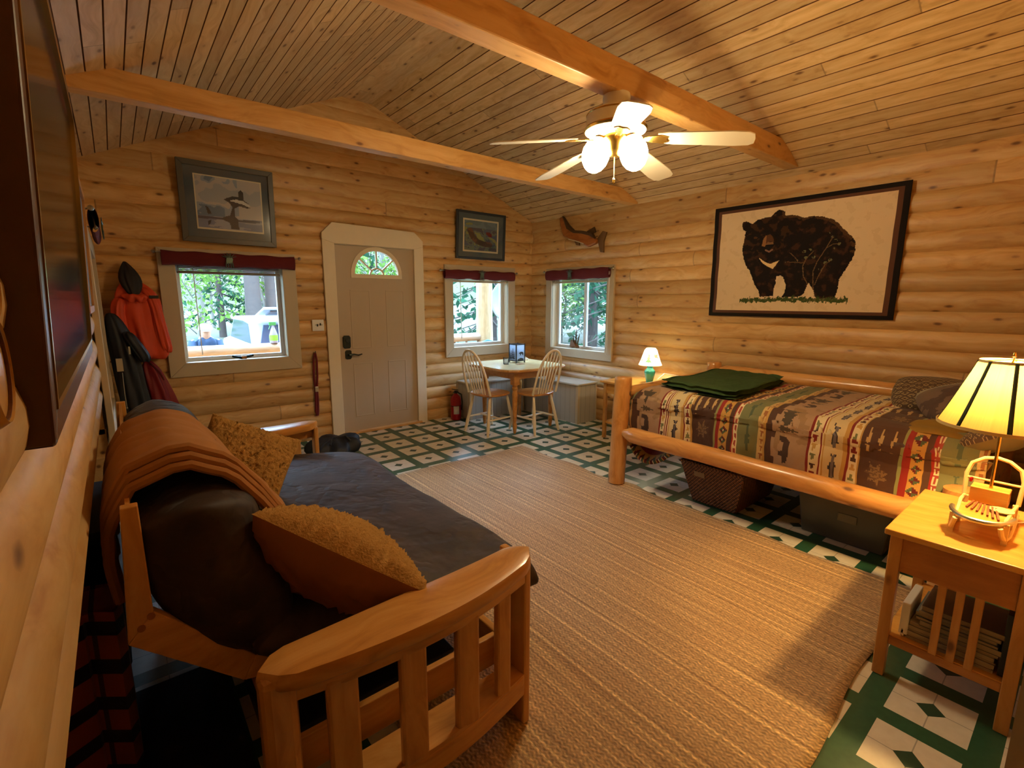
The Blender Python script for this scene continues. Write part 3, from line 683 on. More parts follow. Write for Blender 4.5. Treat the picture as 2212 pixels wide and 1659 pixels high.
MB().tube([(1.578, D+.0, .945), (1.578, D-.045, .945), (1.578, D-.05, .96)], .004, 6).build('nail', M_black, t)

# coats
def garment(name, rings, mat, parent, wob=.012, n=26, seed=0):
    n = 56 if n >= 20 else 36
    """rings: (centre, rx, ry) down the garment"""
    mb = MB(); vs = []; N = len(rings)
    for i, (c, rx, ry) in enumerate(rings):
        for k in range(n):
            a = 2*PI*k/n; f = 1+wob*8*noise.noise((math.cos(a)*2.2, math.sin(a)*2.2+seed, c[2]*1.8))+(.03+.17*(i/(N-1)))*math.sin(a*7+seed+c[2]*4)+(.02+.10*(i/(N-1)))*math.sin(a*12+seed*2-c[2]*6)
            vs.append((c[0]+rx*math.cos(a)*f, c[1]+ry*math.sin(a)*f*(.9 if ry < .1 else 1), c[2]+(.008+.022*(i == N-1))*math.sin(a*5+seed)))
    fs = [(i*n+k, i*n+(k+1) % n, (i+1)*n+(k+1) % n, (i+1)*n+k) for i in range(N-1) for k in range(n)]+[tuple(range(n)), tuple(range((N-1)*n, N*n))]
    return mb.add(vs, fs).build(name, mat, parent, smooth=True, sub=1)
t = thing('rain_jacket', 'orange rain jacket with a black hood hanging on the door wall', 'jacket', (.16, 5.1, 1.0))
garment('body', [((.13, 5.13, 1.635), .035, .03), ((.135, 5.12, 1.60), .085, .045), ((.145, 5.11, 1.53), .13, .055), ((.15, 5.10, 1.42), .145, .06), ((.16, 5.10, 1.28), .125, .065), ((.175, 5.09, 1.15), .125, .07), ((.19, 5.09, 1.05), .13, .07), ((.20, 5.09, .985), .125, .065)], M_orange, t, seed=2, wob=.022)
garment('sleeve', [((.20, 5.09, 1.585), .035, .03), ((.245, 5.075, 1.53), .045, .04), ((.275, 5.065, 1.42), .042, .042), ((.285, 5.055, 1.28), .045, .045), ((.305, 5.055, 1.13), .045, .04), ((.315, 5.055, 1.03), .04, .036)], M_orange, t, n=14, seed=5)
garment('sleeve', [((.05, 5.07, 1.50), .05, .045), ((.02, 5.06, 1.42), .045, .045), ((.02, 5.05, 1.30), .045, .045), ((.04, 5.05, 1.20), .04, .04)], M_orange, t, n=14, seed=9)
garment('hood', [((.105, 5.14, 1.79), .006, .008), ((.112, 5.12, 1.745), .035, .03), ((.12, 5.10, 1.69), .065, .045), ((.13, 5.08, 1.62), .075, .05), ((.14, 5.06, 1.55), .05, .04), ((.145, 5.045, 1.49), .02, .02)], plain('black_hood', '#1c1a1e', .7, 14, .3), t, n=16, seed=1)
garment('collar', [((.14, 5.05, 1.53), .085, .05), ((.145, 5.035, 1.49), .08, .05), ((.15, 5.04, 1.465), .06, .04)], M_orange, t, n=16, seed=4)
MB().box(.235, .30, 5.02, 5.03, 1.49, 1.515).build('shoulder_tab', M_black, t)
t = thing('winter_coat', 'black winter coat hanging below the orange jacket beside the left window', 'jacket', (.02, 4.9, .5))
garment('body', [((-.03, 4.93, 1.38), .025, .04), ((-.01, 4.92, 1.31), .06, .06), ((.015, 4.91, 1.18), .085, .07), ((.035, 4.90, 1.0), .08, .07), ((.05, 4.90, .82), .085, .07), ((.06, 4.90, .64), .09, .07), ((.06, 4.90, .50), .085, .065)], M_navy, t, seed=12, wob=.022)
garment('sleeve', [((.05, 4.85, 1.24), .04, .05), ((.095, 4.84, 1.14), .045, .05), ((.14, 4.84, 1.05), .045, .045), ((.155, 4.84, .99), .035, .035)], M_navy, t, n=14, seed=15)
MB().box(-.03, .01, 4.80, 4.806, .93, 1.03).build('cream_tag', plain('cream_label', '#b8a888', .7), t)
MB().box(.055, .067, 4.795, 4.80, 1.06, 1.12).build('pale_tape', plain('pale_tape', '#a8a088', .7), t)
MB().tube([(-.0, 4.80, .92), (-.003, 4.79, .75), (.0, 4.79, .64)], .003, 6).lathe([(.0, -.012), (.007, 0), (0, .012)], (.0, 4.79, .64), 8).build('drawcord', M_steel, t)
t = thing('hanging_bag', 'dark red nylon bag hanging low on the door wall beside the black coat', 'bag', (.2, 5.08, .5))
garment('bag_body', [((.175, 5.12, .97), .02, .02), ((.18, 5.1, .93), .055, .04), ((.20, 5.09, .85), .075, .06), ((.225, 5.08, .72), .085, .07), ((.245, 5.08, .58), .10, .07), ((.25, 5.08, .48), .10, .07)], M_redbag, t, seed=20)
MB().tube([(.17, 5.13, .98), (.20, 5.06, .94), (.25, 5.05, .87), (.27, 5.06, .80)], .007, 8).build('strap', M_maroon, t, smooth=True)

# white wall heater
t = thing('wall_heater', 'small white convector heater low on the left wall behind the futon', 'heater', (.0, 4.62, .35))
MB().box(-.045, .06, 4.45, 4.85, .20, .52).build('housing', M_white, t, bevel=.006)
mb = MB()
for k in range(8): mb.box(-.03, .055, 4.47+k*.045, 4.49+k*.045, .518, .530)
mb.build('louvre', plain('louvre_grey', '#a8a49a', .5), t)

# ------------------------------------------------------------------ rug
t = MB()
def rugf(u, v):
    x = .62+(3.065-.62)*u; y = .434+(3.66-.434)*v
    x += (.018*math.sin(y*5)+.012*math.sin(y*11.3))*(u > .98) + (.09*max(0, 1-abs(y-2.25)/.35) if u > .97 else 0) + (.07*max(0, min(1, (y-2.5)/1.1)) if u > .9 else 0)
    y += .02*math.sin(x*4)*(v > .98) - .02*math.sin(x*5)*(v < .02)
    return (x, y, .012+.002*math.sin(x*9)*math.sin(y*7))
rg = t.grid(rugf, 60, 80).build('jute_rug', M_rug, smooth=True); q = rg.modifiers.new('solid', 'SOLIDIFY'); q.thickness = .010; q.offset = -1
tag(rg, 'large tan striped jute rug on the tile floor between futon and bed', 'rug')

# ------------------------------------------------------------------ futon sofa
ft = thing('futon_sofa', 'honey wood futon sofa base with slatted curved arms, nearest the camera', 'sofa', (.6, 2.2, 0))
def arm(yc, side):
    """side -1: the arm nearer the camera bows toward -y, +1 the far one toward +y"""
    x0, x1 = .165, 1.0; s = side
    def bow(t): return .062*math.sin(PI*min(1, max(0, t)))      # outward bow in plan
    # top board: straight inside edge, bowed outside edge, rounded ends
    N = 24; inn, out = [], []
    for i in range(N+1):
        tt = i/N; x = x0+(x1-x0)*tt
        e = min(1, math.sqrt(max(0, min(tt, 1-tt)*14)))
        inn.append((x, yc-s*.055*e)); out.append((x, yc+s*(.052+bow(tt)*1.0)*e))
    poly = out+inn[::-1]
    mb = MB()
    zt = lambda x: .645+.022*(max(0, x-.6)/.42)**2-.012*(max(0, .6-x)/.42)
    def topf(u, v, d): return (u, v, zt(u)+d)
    vs = []; n = len(poly)
    inset = lambda k, p: (p[0]+(.6-p[0])*k*.03, yc+(p[1]-yc)*(1-k*.22))
    layers = [(-.042, .35), (-.034, 0), (-.010, 0), (.003, .30), (.006, 1)]
    for d, k in layers:
        for p in poly:
            q = inset(k, p); vs.append(topf(q[0], q[1], d))
    fs = [(l*n+i, l*n+(i+1) % n, (l+1)*n+(i+1) % n, (l+1)*n+i) for l in range(len(layers)-1) for i in range(n)]
    for l, rev in ((0, 1), (len(layers)-1, 0)):
        for i in range(N): fs.append((l*n+i, l*n+i+1, l*n+n-2-i, l*n+n-1-i) if not rev else (l*n+n-1-i, l*n+n-2-i, l*n+i+1, l*n+i))
    mb.add(vs, fs); am = mb.build('armrest', M_orangewood, ft, smooth=True, auto=50)
    def bowed(name, za, zb, th, off, xa=.23, xb=.965, mat=M_orangewood):
        mb = MB(); N = 16; vs = []
        for i in range(N+1):
            tt = i/N; x = xa+(xb-xa)*tt; y = yc+s*(off+bow((x-x0)/(x1-x0))*.9)
            for dy, z in ((-th/2, za), (th/2, za), (th/2, zb), (-th/2, zb)): vs.append((x, y+dy, z+(zt(x)-.648)*.6))
        fs = [(i*4+k, i*4+(k+1) % 4, (i+1)*4+(k+1) % 4, (i+1)*4+k) for i in range(N) for k in range(4)]+[(3, 2, 1, 0), (N*4, N*4+1, N*4+2, N*4+3)]
        mb.add(vs, fs).build(name, mat, am, bevel=.006)
    bowed('arm_rail', .545, .625, .028, .0)
    bowed('lower_rail', .125, .20, .03, .0)
    # flat tray on the lower rail
    mb = MB(); N = 16
    pa = [(.235+.73*i/N, yc+s*(.012+bow((.235+.73*i/N-x0)/(x1-x0))*.9)) for i in range(N+1)]
    pb = [(p[0], yc-s*.055) for p in pa][::-1]; vs = [(p[0], p[1], z) for z in (.195, .212) for p in pa+pb]; n = 2*N+2
    fs = [(i, (i+1) % n, (i+1) % n+n, i+n) for i in range(n)]+[(l*n+i, l*n+i+1, l*n+n-2-i, l*n+n-1-i) for l in (0, 1) for i in range(N)]
    mb.add(vs, fs).build('arm_tray', M_orangewood, am)
    for xc in (.345, .53, .71, .862):
        y = yc+s*bow((xc-x0)/(x1-x0))*.9
        w = .040 if xc < .8 else .028
        MB().box(xc-w, xc+w, y-.013, y+.013, .20, .56).build('slat', M_orangewood_z, am, bevel=.008)
    # legs: thick at the wall side, a wide board across the front
    y = yc+s*.0
    MB().box(.165, .245, y-.03-(.0 if s > 0 else .01), y+.035, 0.012 if x0 > .6 else 0.0, .625).build('leg', M_orangewood_z, am, bevel=.02)
    MB().box(.962, .992, y-.045 if s > 0 else y-.02, y+.02 if s > 0 else y+.12, .012, .635).build('leg', M_orangewood_z, am, bevel=.008)
arm(1.13, -1); arm(3.34, 1)
for yy in (1.235, 3.235): MB().box(.26, .96, yy-.012, yy+.012, .20, .315).build('side_rail', M_orangewood, ft, bevel=.004)
MB().box(.93, .958, 1.22, 3.25, .20, .32).build('front_rail', M_orangewood_y, ft, bevel=.005)
MB().box(.24, .268, 1.22, 3.25, .16, .28).build('rear_rail', M_orangewood_y, ft, bevel=.005)
# folding deck: bent side boards with bolts, slats under the mattress
def bent(y):
    mb = MB(); A = [(-.040, .985), (-.005, .985), (-.002, .70), (.215, .465), (1.0, .30), (1.0, .235), (.18, .40), (-.060, .63)]
    mb.prism([A[0], A[1], A[2], A[7]], lambda u, v, d: (u, d, v), y-.016, y+.016)
    mb.build('back_stile', M_orangewood_z, ft, bevel=.003)
    mb = MB().prism([A[7], A[2], A[3], A[6]], lambda u, v, d: (u, d, v), y-.0155, y+.0155).prism([A[6], A[3], A[4], A[5]], lambda u, v, d: (u, d, v), y-.015, y+.015)
    mb.build('deck_side', M_orangewood, ft, bevel=.003)
    mb = MB()
    for bx, bz in ((-.03, .665), (-.008, .69)): mb.lathe([(.009, y-.02), (.009, y-.015)], (bx, 0, bz), 12, axis='y')
    mb.build('bolt', plain('wood_plug', '#a06428', .4), ft)
bent(1.45); bent(3.02)
mb = MB()
for i in range(7):
    z = .66+.045*i
for i in range(6):
    z = .70+.05*i; mb.box(-.035+.001*i, -.02, 1.45, 3.02, z, z+.03)
for i in range(8):
    tt = i/7; x = .24+.72*tt; z = .455-.17*tt; mb.box(x, x+.06, 1.45, 3.02, z-.05, z-.03)
mb.build('deck_slat', M_orangewood_y, ft)

# mattress: seat part and back part, softly folded
mt = thing('futon_mattress', 'dark grey brown suede futon mattress folded over the honey wood futon frame', 'mattress', (.7, 2.2, .3))
def section(path, th, y0, y1, name, crown=.05, ny=44, seed=0):
    """closed soft slab following path points in xz with thickness th"""
    n = len(path); P = [Vector((p[0], 0, p[1])) for p in path]; ring = []
    nor = []
    for i in range(n):
        d = (P[min(i+1, n-1)]-P[max(i-1, 0)]).normalized(); nor.append(Vector((-d.z, 0, d.x)))
    for i in range(n):
        e = min(i, n-1-i)/2.5; e = min(1, e); k = math.sqrt(1-(1-e)**2)*.75+.25 if e < 1 else 1
        ring.append((P[i], nor[i], k))
    mb = MB(); vs = []; m = 2*n
    for j in range(ny+1):
        v = j/ny; y = y0+(y1-y0)*v; ed = min(v, 1-v)*(y1-y0); ke = math.sqrt(max(0, 1-(1-min(1, ed/.13))**2)); ke = .35+.65*ke
        for sgn in (1, -1):
            seq = ring if sgn > 0 else ring[::-1]
            for (p, nn, k) in seq:
                lump = .020*fbm(p.x*3+seed, y*3, p.z*3)+.010*noise.ridged_multi_fractal((p.x*3+seed, y*3.2, p.z*3), 1, 2, 3, 1, 2)*.6-.006 if sgn > 0 else 0
                q = p+nn*(sgn*th/2*k*ke+lump+(crown*.3*math.sin(PI*v) if sgn > 0 else 0)); yy = y+(.03 if v > .5 else -.03)*(1-abs(k))
                vs.append((q.x, yy, q.z))
    fs = [(j*m+i, j*m+(i+1) % m, (j+1)*m+(i+1) % m, (j+1)*m+i) for j in range(ny) for i in range(m)]
    for j, rev in ((0, 0), (ny, 1)):
        for i in range(n-1): fs.append((j*m+i, j*m+i+1, j*m+m-2-i, j*m+m-1-i))
    mb.add(vs, fs); return mb.build(name, M_cover, mt, smooth=True, sub=1, auto=180)
section([(.20, .52), (.28, .505), (.36, .485), (.5, .455), (.65, .43), (.8, .41), (.95, .385), (1.08, .37), (1.17, .355), (1.23, .34), (1.26, .32)], .19, 1.37, 3.30, 'seat_cushion', seed=3)
section([(.31, .49), (.235, .56), (.18, .64), (.14, .74), (.118, .82), (.11, .88), (.108, .93), (.105, .965)][::-1], .30, 1.40, 3.12, 'back_cushion', seed=8)

# rust throw folded over the back
def throwf(k):
    def fn(u, v):
        y = 1.58+.95*u + (.02*math.sin(v*7+k))
        a = v; 
        path = [(-.075, .70), (-.085, .82), (-.075, .93), (-.02, 1.03), (.10, 1.075), (.20, 1.03), (.275, .93), (.33, .83), (.40, .74), (.45, .68)]
        f = a*(len(path)-1); i = min(int(f), len(path)-2); fr = f-i; fr = fr*fr*(3-2*fr) if False else fr
        x = path[i][0]+(path[i+1][0]-path[i][0])*fr; z = path[i][1]+(path[i+1][1]-path[i][1])*fr
        y += -.12*math.sin(a*PI)*(1-u)*0+ (a-.4)*(-.12)*(1-u)
        z += .007*k+.010*math.sin(u*30+a*4)*(.3+abs(a-.45))+.012*fbm(u*4, a*4, k)
        x += .006*math.sin(u*24+k)
        return (x, y, z-.012-(.05*u))
    return fn
th = thing('throw_blanket', 'rust brown fleece throw folded over the futon back', 'blanket', (.1, 2.0, .9))
for k in range(3):
    o = MB().grid(throwf(k), 40, 30).build('blanket_layer', M_throw, th, smooth=True, solid=.014, sub=1)
mb = MB()
for k, dz in enumerate((.0, .022, .044)):
    f = throwf(2); pts = [Vector(f(0, v/24))+Vector((0, -.008-.014*k, -dz+.006)) for v in range(25)]
    mb.tube(pts, .014, 8)
mb.build('folded_edge', M_throw, th, smooth=True)

# throw pillows
def pillow(name, label, c, u, n, size, thick, mats, group=None, size2=None, fuzz=.0, seed=0):
    """u: edge direction, n: facing normal"""
    u = Vector(u).normalized(); n = Vector(n); n = (n-u*n.dot(u)).normalized(); w = n.cross(u).normalized(); c = Vector(c); s2 = size2 or size
    t = thing(name, label, 'pillow', tuple(c), group)
    def side(sg):
        def fn(i, j):
            a, b = i*2-1, j*2-1
            pin = 1-.10*(1-abs(a)**2)*0-.07*(1-(a*a))*(abs(b)**3)-.0
            pa = a*(1-.07*(1-b*b)); pb = b*(1-.07*(1-a*a))
            h = (max(0, (1-a*a))*max(0, (1-b*b)))**.42
            f = fuzz*noise.noise((i*48+seed, j*48, sg*3)) + fuzz*.6*noise.noise((i*90, j*90+seed, sg*3)); 
            lump = .010*fbm(i*3+seed, j*3, sg)
            return c+u*pa*size/2+w*pb*s2/2+n*(sg*(h*thick/2)+(f+lump)*(h > 0))
        return fn
    N = 70 if fuzz else 26
    MB().grid(side(1), N, N).build('front_panel', mats[0], t, smooth=True, auto=180)
    MB().grid(side(-1), N if fuzz and mats[1] == mats[0] else 26, N if fuzz and mats[1] == mats[0] else 26).build('back_panel', mats[1], t, smooth=True, auto=180)
    return t
pillow('throw_pillow', 'rust pillow with fleecy front lying behind the near futon arm', (.475, 1.46, .655), (.43, -.30, -.29), (.40, .42, .82), .54, .26, (M_sherpa, M_pillowback), size2=.44, fuzz=.018)
pillow('throw_pillow', 'brown fleecy pillow standing at the far end of the futon beyond the throw', (.385, 2.48, .70), (.33, -.10, -.16), (.50, -.78, .25), .42, .20, (M_sherpa, M_sherpa), size2=.46, fuzz=.016, seed=4)

# striped fleece, added dark shapes for the shade around the futon, cloth under the arm, black duffel
t = thing('striped_blanket', 'orange and black striped fleece standing folded in the gap behind the futon', 'blanket', (-.18, 1.9, 0))
def sb(u, v):
    pts = [(-.275, 1.74), (-.17, 1.80), (-.165, 1.815), (-.095, 1.76), (-.075, 1.80), (-.08, 1.95), (-.20, 2.0), (-.275, 1.95), (-.275, 1.74)]
    f = u*8; i = min(7, int(f)); fr = f-i; return (pts[i][0]+(pts[i+1][0]-pts[i][0])*fr, pts[i][1]+(pts[i+1][1]-pts[i][1])*fr+.006*math.sin(v*9), v*.56)
MB().grid(sb, 48, 30).build('fleece', M_stripe, t, smooth=True)
MB().box(-.27, -.085, 1.80, 1.96, .53, .56).build('folded_top', M_stripe, t, bevel=.01)
t = thing('duffel_bag', 'black duffel bag on the floor between the futon and the entrance door', 'bag', (1.62, 4.6, .1))
garment('bag_body', [((1.50, 4.55, .012), .22, .20), ((1.50, 4.55, .08), .25, .22), ((1.52, 4.56, .14), .23, .2), ((1.53, 4.57, .18), .15, .14)], M_navy, t, seed=31)
MB().tube([(1.42, 4.40, .16), (1.46, 4.44, .21), (1.58, 4.46, .21), (1.62, 4.42, .16)], .010, 8).build('bag_handle', M_black, t, smooth=True)
t = thing('shade_case', 'black case added to stand for the shade between the left wall and the futon', 'filler_case', (-.2, 2.6, 0))  # guessed case, added to fill the dark gap by the wall
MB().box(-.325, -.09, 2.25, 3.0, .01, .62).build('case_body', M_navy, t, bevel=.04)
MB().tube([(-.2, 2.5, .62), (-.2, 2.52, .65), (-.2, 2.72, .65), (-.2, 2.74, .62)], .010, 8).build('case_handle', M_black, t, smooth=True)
t = MB().box(-.335, .20, .35, 2.15, .001, .009).build('shade_mat', plain('shade_mat_black', '#131211', .8, 60, .3), bevel=.002); tag(t, 'black mat added to stand for the floor shade between the left wall and the futon', 'mat')  # black sheet added where the bare tiles lie in deep shade
t = thing('shade_box', 'flat black box added to stand for the shade under the futon', 'storage box', (.6, 2.2, 0))  # guessed box, its black stands in for the shade under the seat
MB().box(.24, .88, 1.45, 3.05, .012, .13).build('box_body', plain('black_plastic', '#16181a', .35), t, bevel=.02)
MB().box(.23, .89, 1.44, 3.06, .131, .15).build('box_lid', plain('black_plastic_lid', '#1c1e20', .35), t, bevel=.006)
t = thing('crumpled_cloth', 'small crumpled white cloth on the floor beside the near futon arm', 'cloth', (.40, .97, .012))
garment('cloth_bundle', [((.42, .96, .012), .06, .05), ((.42, .96, .06), .065, .055), ((.42, .965, .10), .04, .035), ((.425, .965, .12), .012, .012)], plain('white_cloth', '#d8cbb0', .85, 30, .4), t, seed=40, wob=.03)

# ------------------------------------------------------------------ log bed
bd = thing('log_bed', 'honey coloured peeled log bed along the right wall', 'bed', (3.8, 1.3, 0))
def log(name, a, b, r, mat, taper=None, n=18, seed=0):
    a, b = Vector(a), Vector(b); L = (b-a).length; m = 26; pts = []; rad = []
    for i in range(m+1):
        tt = i/m; p = a.lerp(b, tt); pts.append(p+Vector((noise.noise((tt*4, seed, 1)), noise.noise((tt*4, seed, 5)), noise.noise((tt*4, seed, 9))))*.006)
        d = min(tt, 1-tt)*L; k = 1
        if taper and d < taper: k = .45+.55*math.sin(min(1, d/taper)*PI/2)
        rad.append(r*k*(1+.03*noise.noise((tt*6, seed, 3))))
    if not taper:
        pts = [pts[0], pts[0].lerp(pts[1], .15)]+pts[1:-1]+[pts[-1].lerp(pts[-2], .15), pts[-1]]; rad = [rad[0]*.86, rad[0]]+rad[1:-1]+[rad[-1], rad[-1]*.88]
    return MB().tube(pts, rad, n).build(name, mat, bd, smooth=True, auto=60)
log('bed_post', (3.055, 2.385, .012), (3.105, 2.395, .885), .067, M_bedlog_z, seed=1)
log('bed_post', (4.47, 2.37, 0), (4.47, 2.37, .90), .066, M_bedlog_z, seed=2)
log('bed_post', (3.06, .34, 0), (3.06, .34, .60), .066, M_bedlog_z, seed=3)
log('bed_post', (4.47, .34, 0), (4.47, .34, .90), .066, M_bedlog_z, seed=4)
log('side_rail', (3.055, 2.33, .445), (3.055, .36, .425), .062, M_bedlog_y, taper=.09, seed=5)
log('foot_rail', (3.12, 2.395, .745), (4.44, 2.38, .775), .052, M_bedlog_x, taper=.12, seed=6)
log('foot_rail', (3.10, 2.39, .35), (4.44, 2.38, .35), .05, M_bedlog_x, taper=.12, seed=6.5)
log('back_rail', (4.475, 2.33, .82), (4.475, .38, .82), .062, M_bedlog_y, taper=.09, seed=7)
log('head_rail', (3.10, .34, .44), (4.44, .34, .44), .05, M_bedlog_x, taper=.12, seed=8)
MB().prism([(0, 0), (1, 0), (1, 1), (0, 1)], lambda u, v, d: (3.0915, 2.36+.04*u, .60+.10*v+d*0), 0, .001) 
mb = MB().tube([(3.122, 2.345, .755), (3.128, 2.335, .755)], .026, 14, flat=1.15); mb.build('knot_hole', plain('knot_dark', '#4a2410', .6), bd, smooth=True)
MB().box(3.24, 4.40, .42, 2.22, .40, .70).build('bed_mattress', plain('mattress_tick', '#b8a888', .9), bd, bevel=.05)

# quilt with woven lodge pattern
def tri(u, up, w=.5): return abs(u-.5)*2 < (1-up)*1.0
FISH = [(-1, 0), (-.75, .22), (-.3, .36), (.1, .34), (.25, .62), (.4, .3), (.7, .12), (1, .45), (.92, 0), (1, -.45), (.7, -.12), (.3, -.3), (.05, -.55), (-.1, -.36), (-.5, -.34), (-.85, -.18)]
LEAF = [(0, -1), (.12, -.45), (.75, -.62), (.42, -.12), (.95, .28), (.38, .22), (.30, .85), (0, .45), (-.30, .85), (-.38, .22), (-.95, .28), (-.42, -.12), (-.75, -.62), (-.12, -.45)]
TREE = [(0, 1), (.22, .62), (.1, .62), (.42, .22), (.2, .22), (.62, -.22), (.3, -.22), (.85, -.72), (.12, -.72), (.12, -1), (-.12, -1), (-.12, -.72), (-.85, -.72), (-.3, -.22), (-.62, -.22), (-.2, .22), (-.42, .22), (-.1, .62), (-.22, .62)]
BEARQ = [(-1, -.1), (-.85, .25), (-.6, .35), (-.3, .5), (.3, .52), (.7, .4), (.95, .05), (.9, -.7), (.6, -.7), (.5, -.2), (-.1, -.2), (-.2, -.7), (-.5, -.7), (-.55, -.05), (-.8, -.2)]
CRM, GLD, RD, BRN, TAN, SGE, DKG = '#dccca4', '#bc9450', '#7c2420', '#4c3226', '#a5866a', '#737550', '#5c4a30'
def motif(a, s, ca, cs, ra, rs, P):   # a: along y, s: across
    return inpoly((s-cs)/rs, (a-ca)/ra, P)
def quilt_col(y, s):
    """y: distance along the bed, s: unrolled distance across it from the front hem"""
    p = (2.0-y) % 1.015
    if p < .012: return RD
    if p < .05:                                         # cream with small triangles
        k = math.floor(s/.055); f = s/.055-k; q = (p-.012)/.038
        return ((RD, BRN, SGE, GLD)[k % 4] if abs(q-.5)*2 < f*.9 and f < .85 else CRM)
    if p < .056 or .062 < p < .068: return RD
    if p < .075: return CRM
    if p < .182:
        if p < .083 or p > .172: return GLD
        c = math.floor(s/.20)*.20+.10
        if motif(p, s, .128, c, .040, .085, FISH): return '#3c3438' if abs(p-.128) > .006 else '#6c6468'
        return '#d2bd90'
    if p < .192: return GLD
    if p < .204: return RD
    if p < .245:
        k = math.floor(s/.055); f = s/.055-k; q = (p-.204)/.041
        return ((RD, SGE, GLD, BRN, RD)[k % 5] if abs(q-.5)*2 < (1-f)*.9 and f > .12 else CRM)
    if p < .255: return GLD
    if p < .430:                                        # dark brown: feathers, leaf sprays
        b = s % .55; c = p-.34
        for dp in (-.055, 0, .055):
            if abs(c-dp) < .009*(1-abs((b-.36)/.06)**2 if abs(b-.36) < .06 else 0): return '#b89a68'
        if motif(p, b, .342, .14, .062, .075, LEAF): return '#7c6244' if fbm(p*90, s*90) > -.1 else '#5c4432'
        return BRN
    if p < .443: return '#8a8c58'
    if p < .470: return '#8c2420'
    if p < .530:
        k = math.floor(s/.062); f = s/.062-k; q = (p-.47)/.06
        d = abs(f-.5)+abs(q-.5)
        if d < .09: return CRM
        if d < .44: return '#5c1c1c' if (f-.5)*(q-.5) > 0 else '#4c5a40'
        return '#bc8f48'
    if p < .556: return BRN
    if p < .568: return '#9c2a22'
    if p < .592:
        k = math.floor(s/.05); f = s/.05-k
        return ('#9c4438' if abs((p-.58)/.012) < f*.8 else CRM)
    if p < .72:
        b = s % .26
        if motif(p, b, .655, .13, .030, .09, FISH): return '#4c5a44'
        return SGE
    if p < .765:
        k = math.floor(s/.05); f = s/.05-k
        return ('#9c6438' if abs((p-.742)/.02) < f*.6-.1 else ('#c8aa70' if p < .752 else GLD))
    if p < .825: return BRN if p < .805 or math.sin(s*38)+.8*math.sin(s*71) > .4 else TAN
    # forest band
    b = s % .5
    if motif(p, b, .875, .36, .075, .075, [(q[1]*-1, q[0]) for q in TREE]) : return '#4a4034'
    if motif(p, b, .89, .12, .055, .085, BEARQ): return '#42302a'
    if inpoly((b-.25)/.03, (p-.90)/.06, TREE): return '#544636'
    n = fbm(p*8, s*8, 2)
    return TAN if n < .25 else '#967858'
QX0, QZT = 3.135, .785
def quilt_pos(u, v):
    s = 1.62*u; tt = 2.34*v     # s across (0 = front hem), tt along from the foot hem
    drop = .34+.03*math.sin(v*9); r = .07
    def fold(s_, d_):            # returns (inward, drop below top)
        if s_ < d_-r*.6: return 0.0, (d_-s_)
        k = (s_-(d_-r*.6))/(r*PI/2); 
        if k < 1: return r*(1-math.cos(k*PI/2)), r*.6+0*(1-k)+(r*.4)*0+(r*(1-math.sin(k*PI/2)))-r*.0-(.6*r)*(k)
        return r+(s_-(d_-r*.6)-r*PI/2), 0.0
    ix, dz1 = fold(s, drop); iy, dz2 = fold(tt, .30)
    x = QX0+ix; y = 2.315-iy
    dz = math.hypot(dz1, dz2) if (dz1 > 0 and dz2 > 0) else dz1+dz2
    z = QZT-dz
    pu = .010*abs(math.sin(s*PI/.215))**.6+.012*fbm(s*3, tt*3, 4)
    if x > 4.30: z -= (x-4.30)*.8
    if dz1 > .02: x -= pu+.012*math.sin(tt*13)*min(1, dz1/.2)+.008*fbm(s*6, tt*10, 2)
    else: z += pu
    if dz2 > .02: y += pu*.7+.01*math.sin(s*11)
    if dz1 > .05 and dz2 > .05: k = min(dz1, dz2); x += k*.35; y -= k*.35
    return (x, y, z)
ql = painted('quilt', quilt_pos, lambda u, v: quilt_col(2.315+.30-.045-2.34*v, 1.62*u), 230, 340, vcol('quilt_cotton', .75, 60, .25, .3, .1), solid=.02)
tag(ql, 'lodge pattern quilt with fish, tree and triangle bands spread over the log bed', 'quilt')
# drooping corner of bedding below the rail
t = MB()
def droop(u, v):
    x = 3.12+.36*v; y = 2.30-.36*u*(1-.35*v); return (x-.02*math.sin(u*6), y, .43-.16*math.sin(PI*min(1, u*.85+.12))*(1-v*.8)-.02)
o = painted('quilt_corner', lambda u, v: droop(u, v), lambda u, v: quilt_col(1.50+.14*v, u*.5), 60, 40, bpy.data.materials['quilt_cotton'], ql, solid=.03)

# folded green blanket on the foot of the bed
gb = thing('folded_blanket', 'folded dark green plush blanket on the foot of the bed', 'blanket', (3.8, 1.9, .8))
CG = [(3.27, 2.20), (3.19, 1.52), (4.28, 1.62), (4.32, 2.21)]
def gbf(k, top):
    def fn(u, v):
        a = Vector(CG[0]).lerp(Vector(CG[1]), u); b = Vector(CG[3]).lerp(Vector(CG[2]), u); p = a.lerp(b, v)
        e = 1-((abs(u*2-1))**5+(abs(v*2-1))**5)**.2; e = max(0, e); rr = math.sqrt(max(0, 1-(1-min(1, e/.10))**2)); rc = 1-.05*abs(u*2-1)**4*abs(v*2-1)**4; h = .036
        z = .806+.046*k+.006*math.sin(v*8+k)+.018*fbm(u*3, v*3, k) + (h*(rr-.5))*(1 if top else -1)*.9
        c = Vector(((3.78, 1.88))); p = c+(p-c)*(1-.018*k)*rc
        return (p.x, p.y, z)
    return fn
for k in range(2):
    MB().grid(gbf(k, True), 30, 40).grid(gbf(k, False), 30, 40).build('blanket_fold', M_green, gb, smooth=True, auto=180)

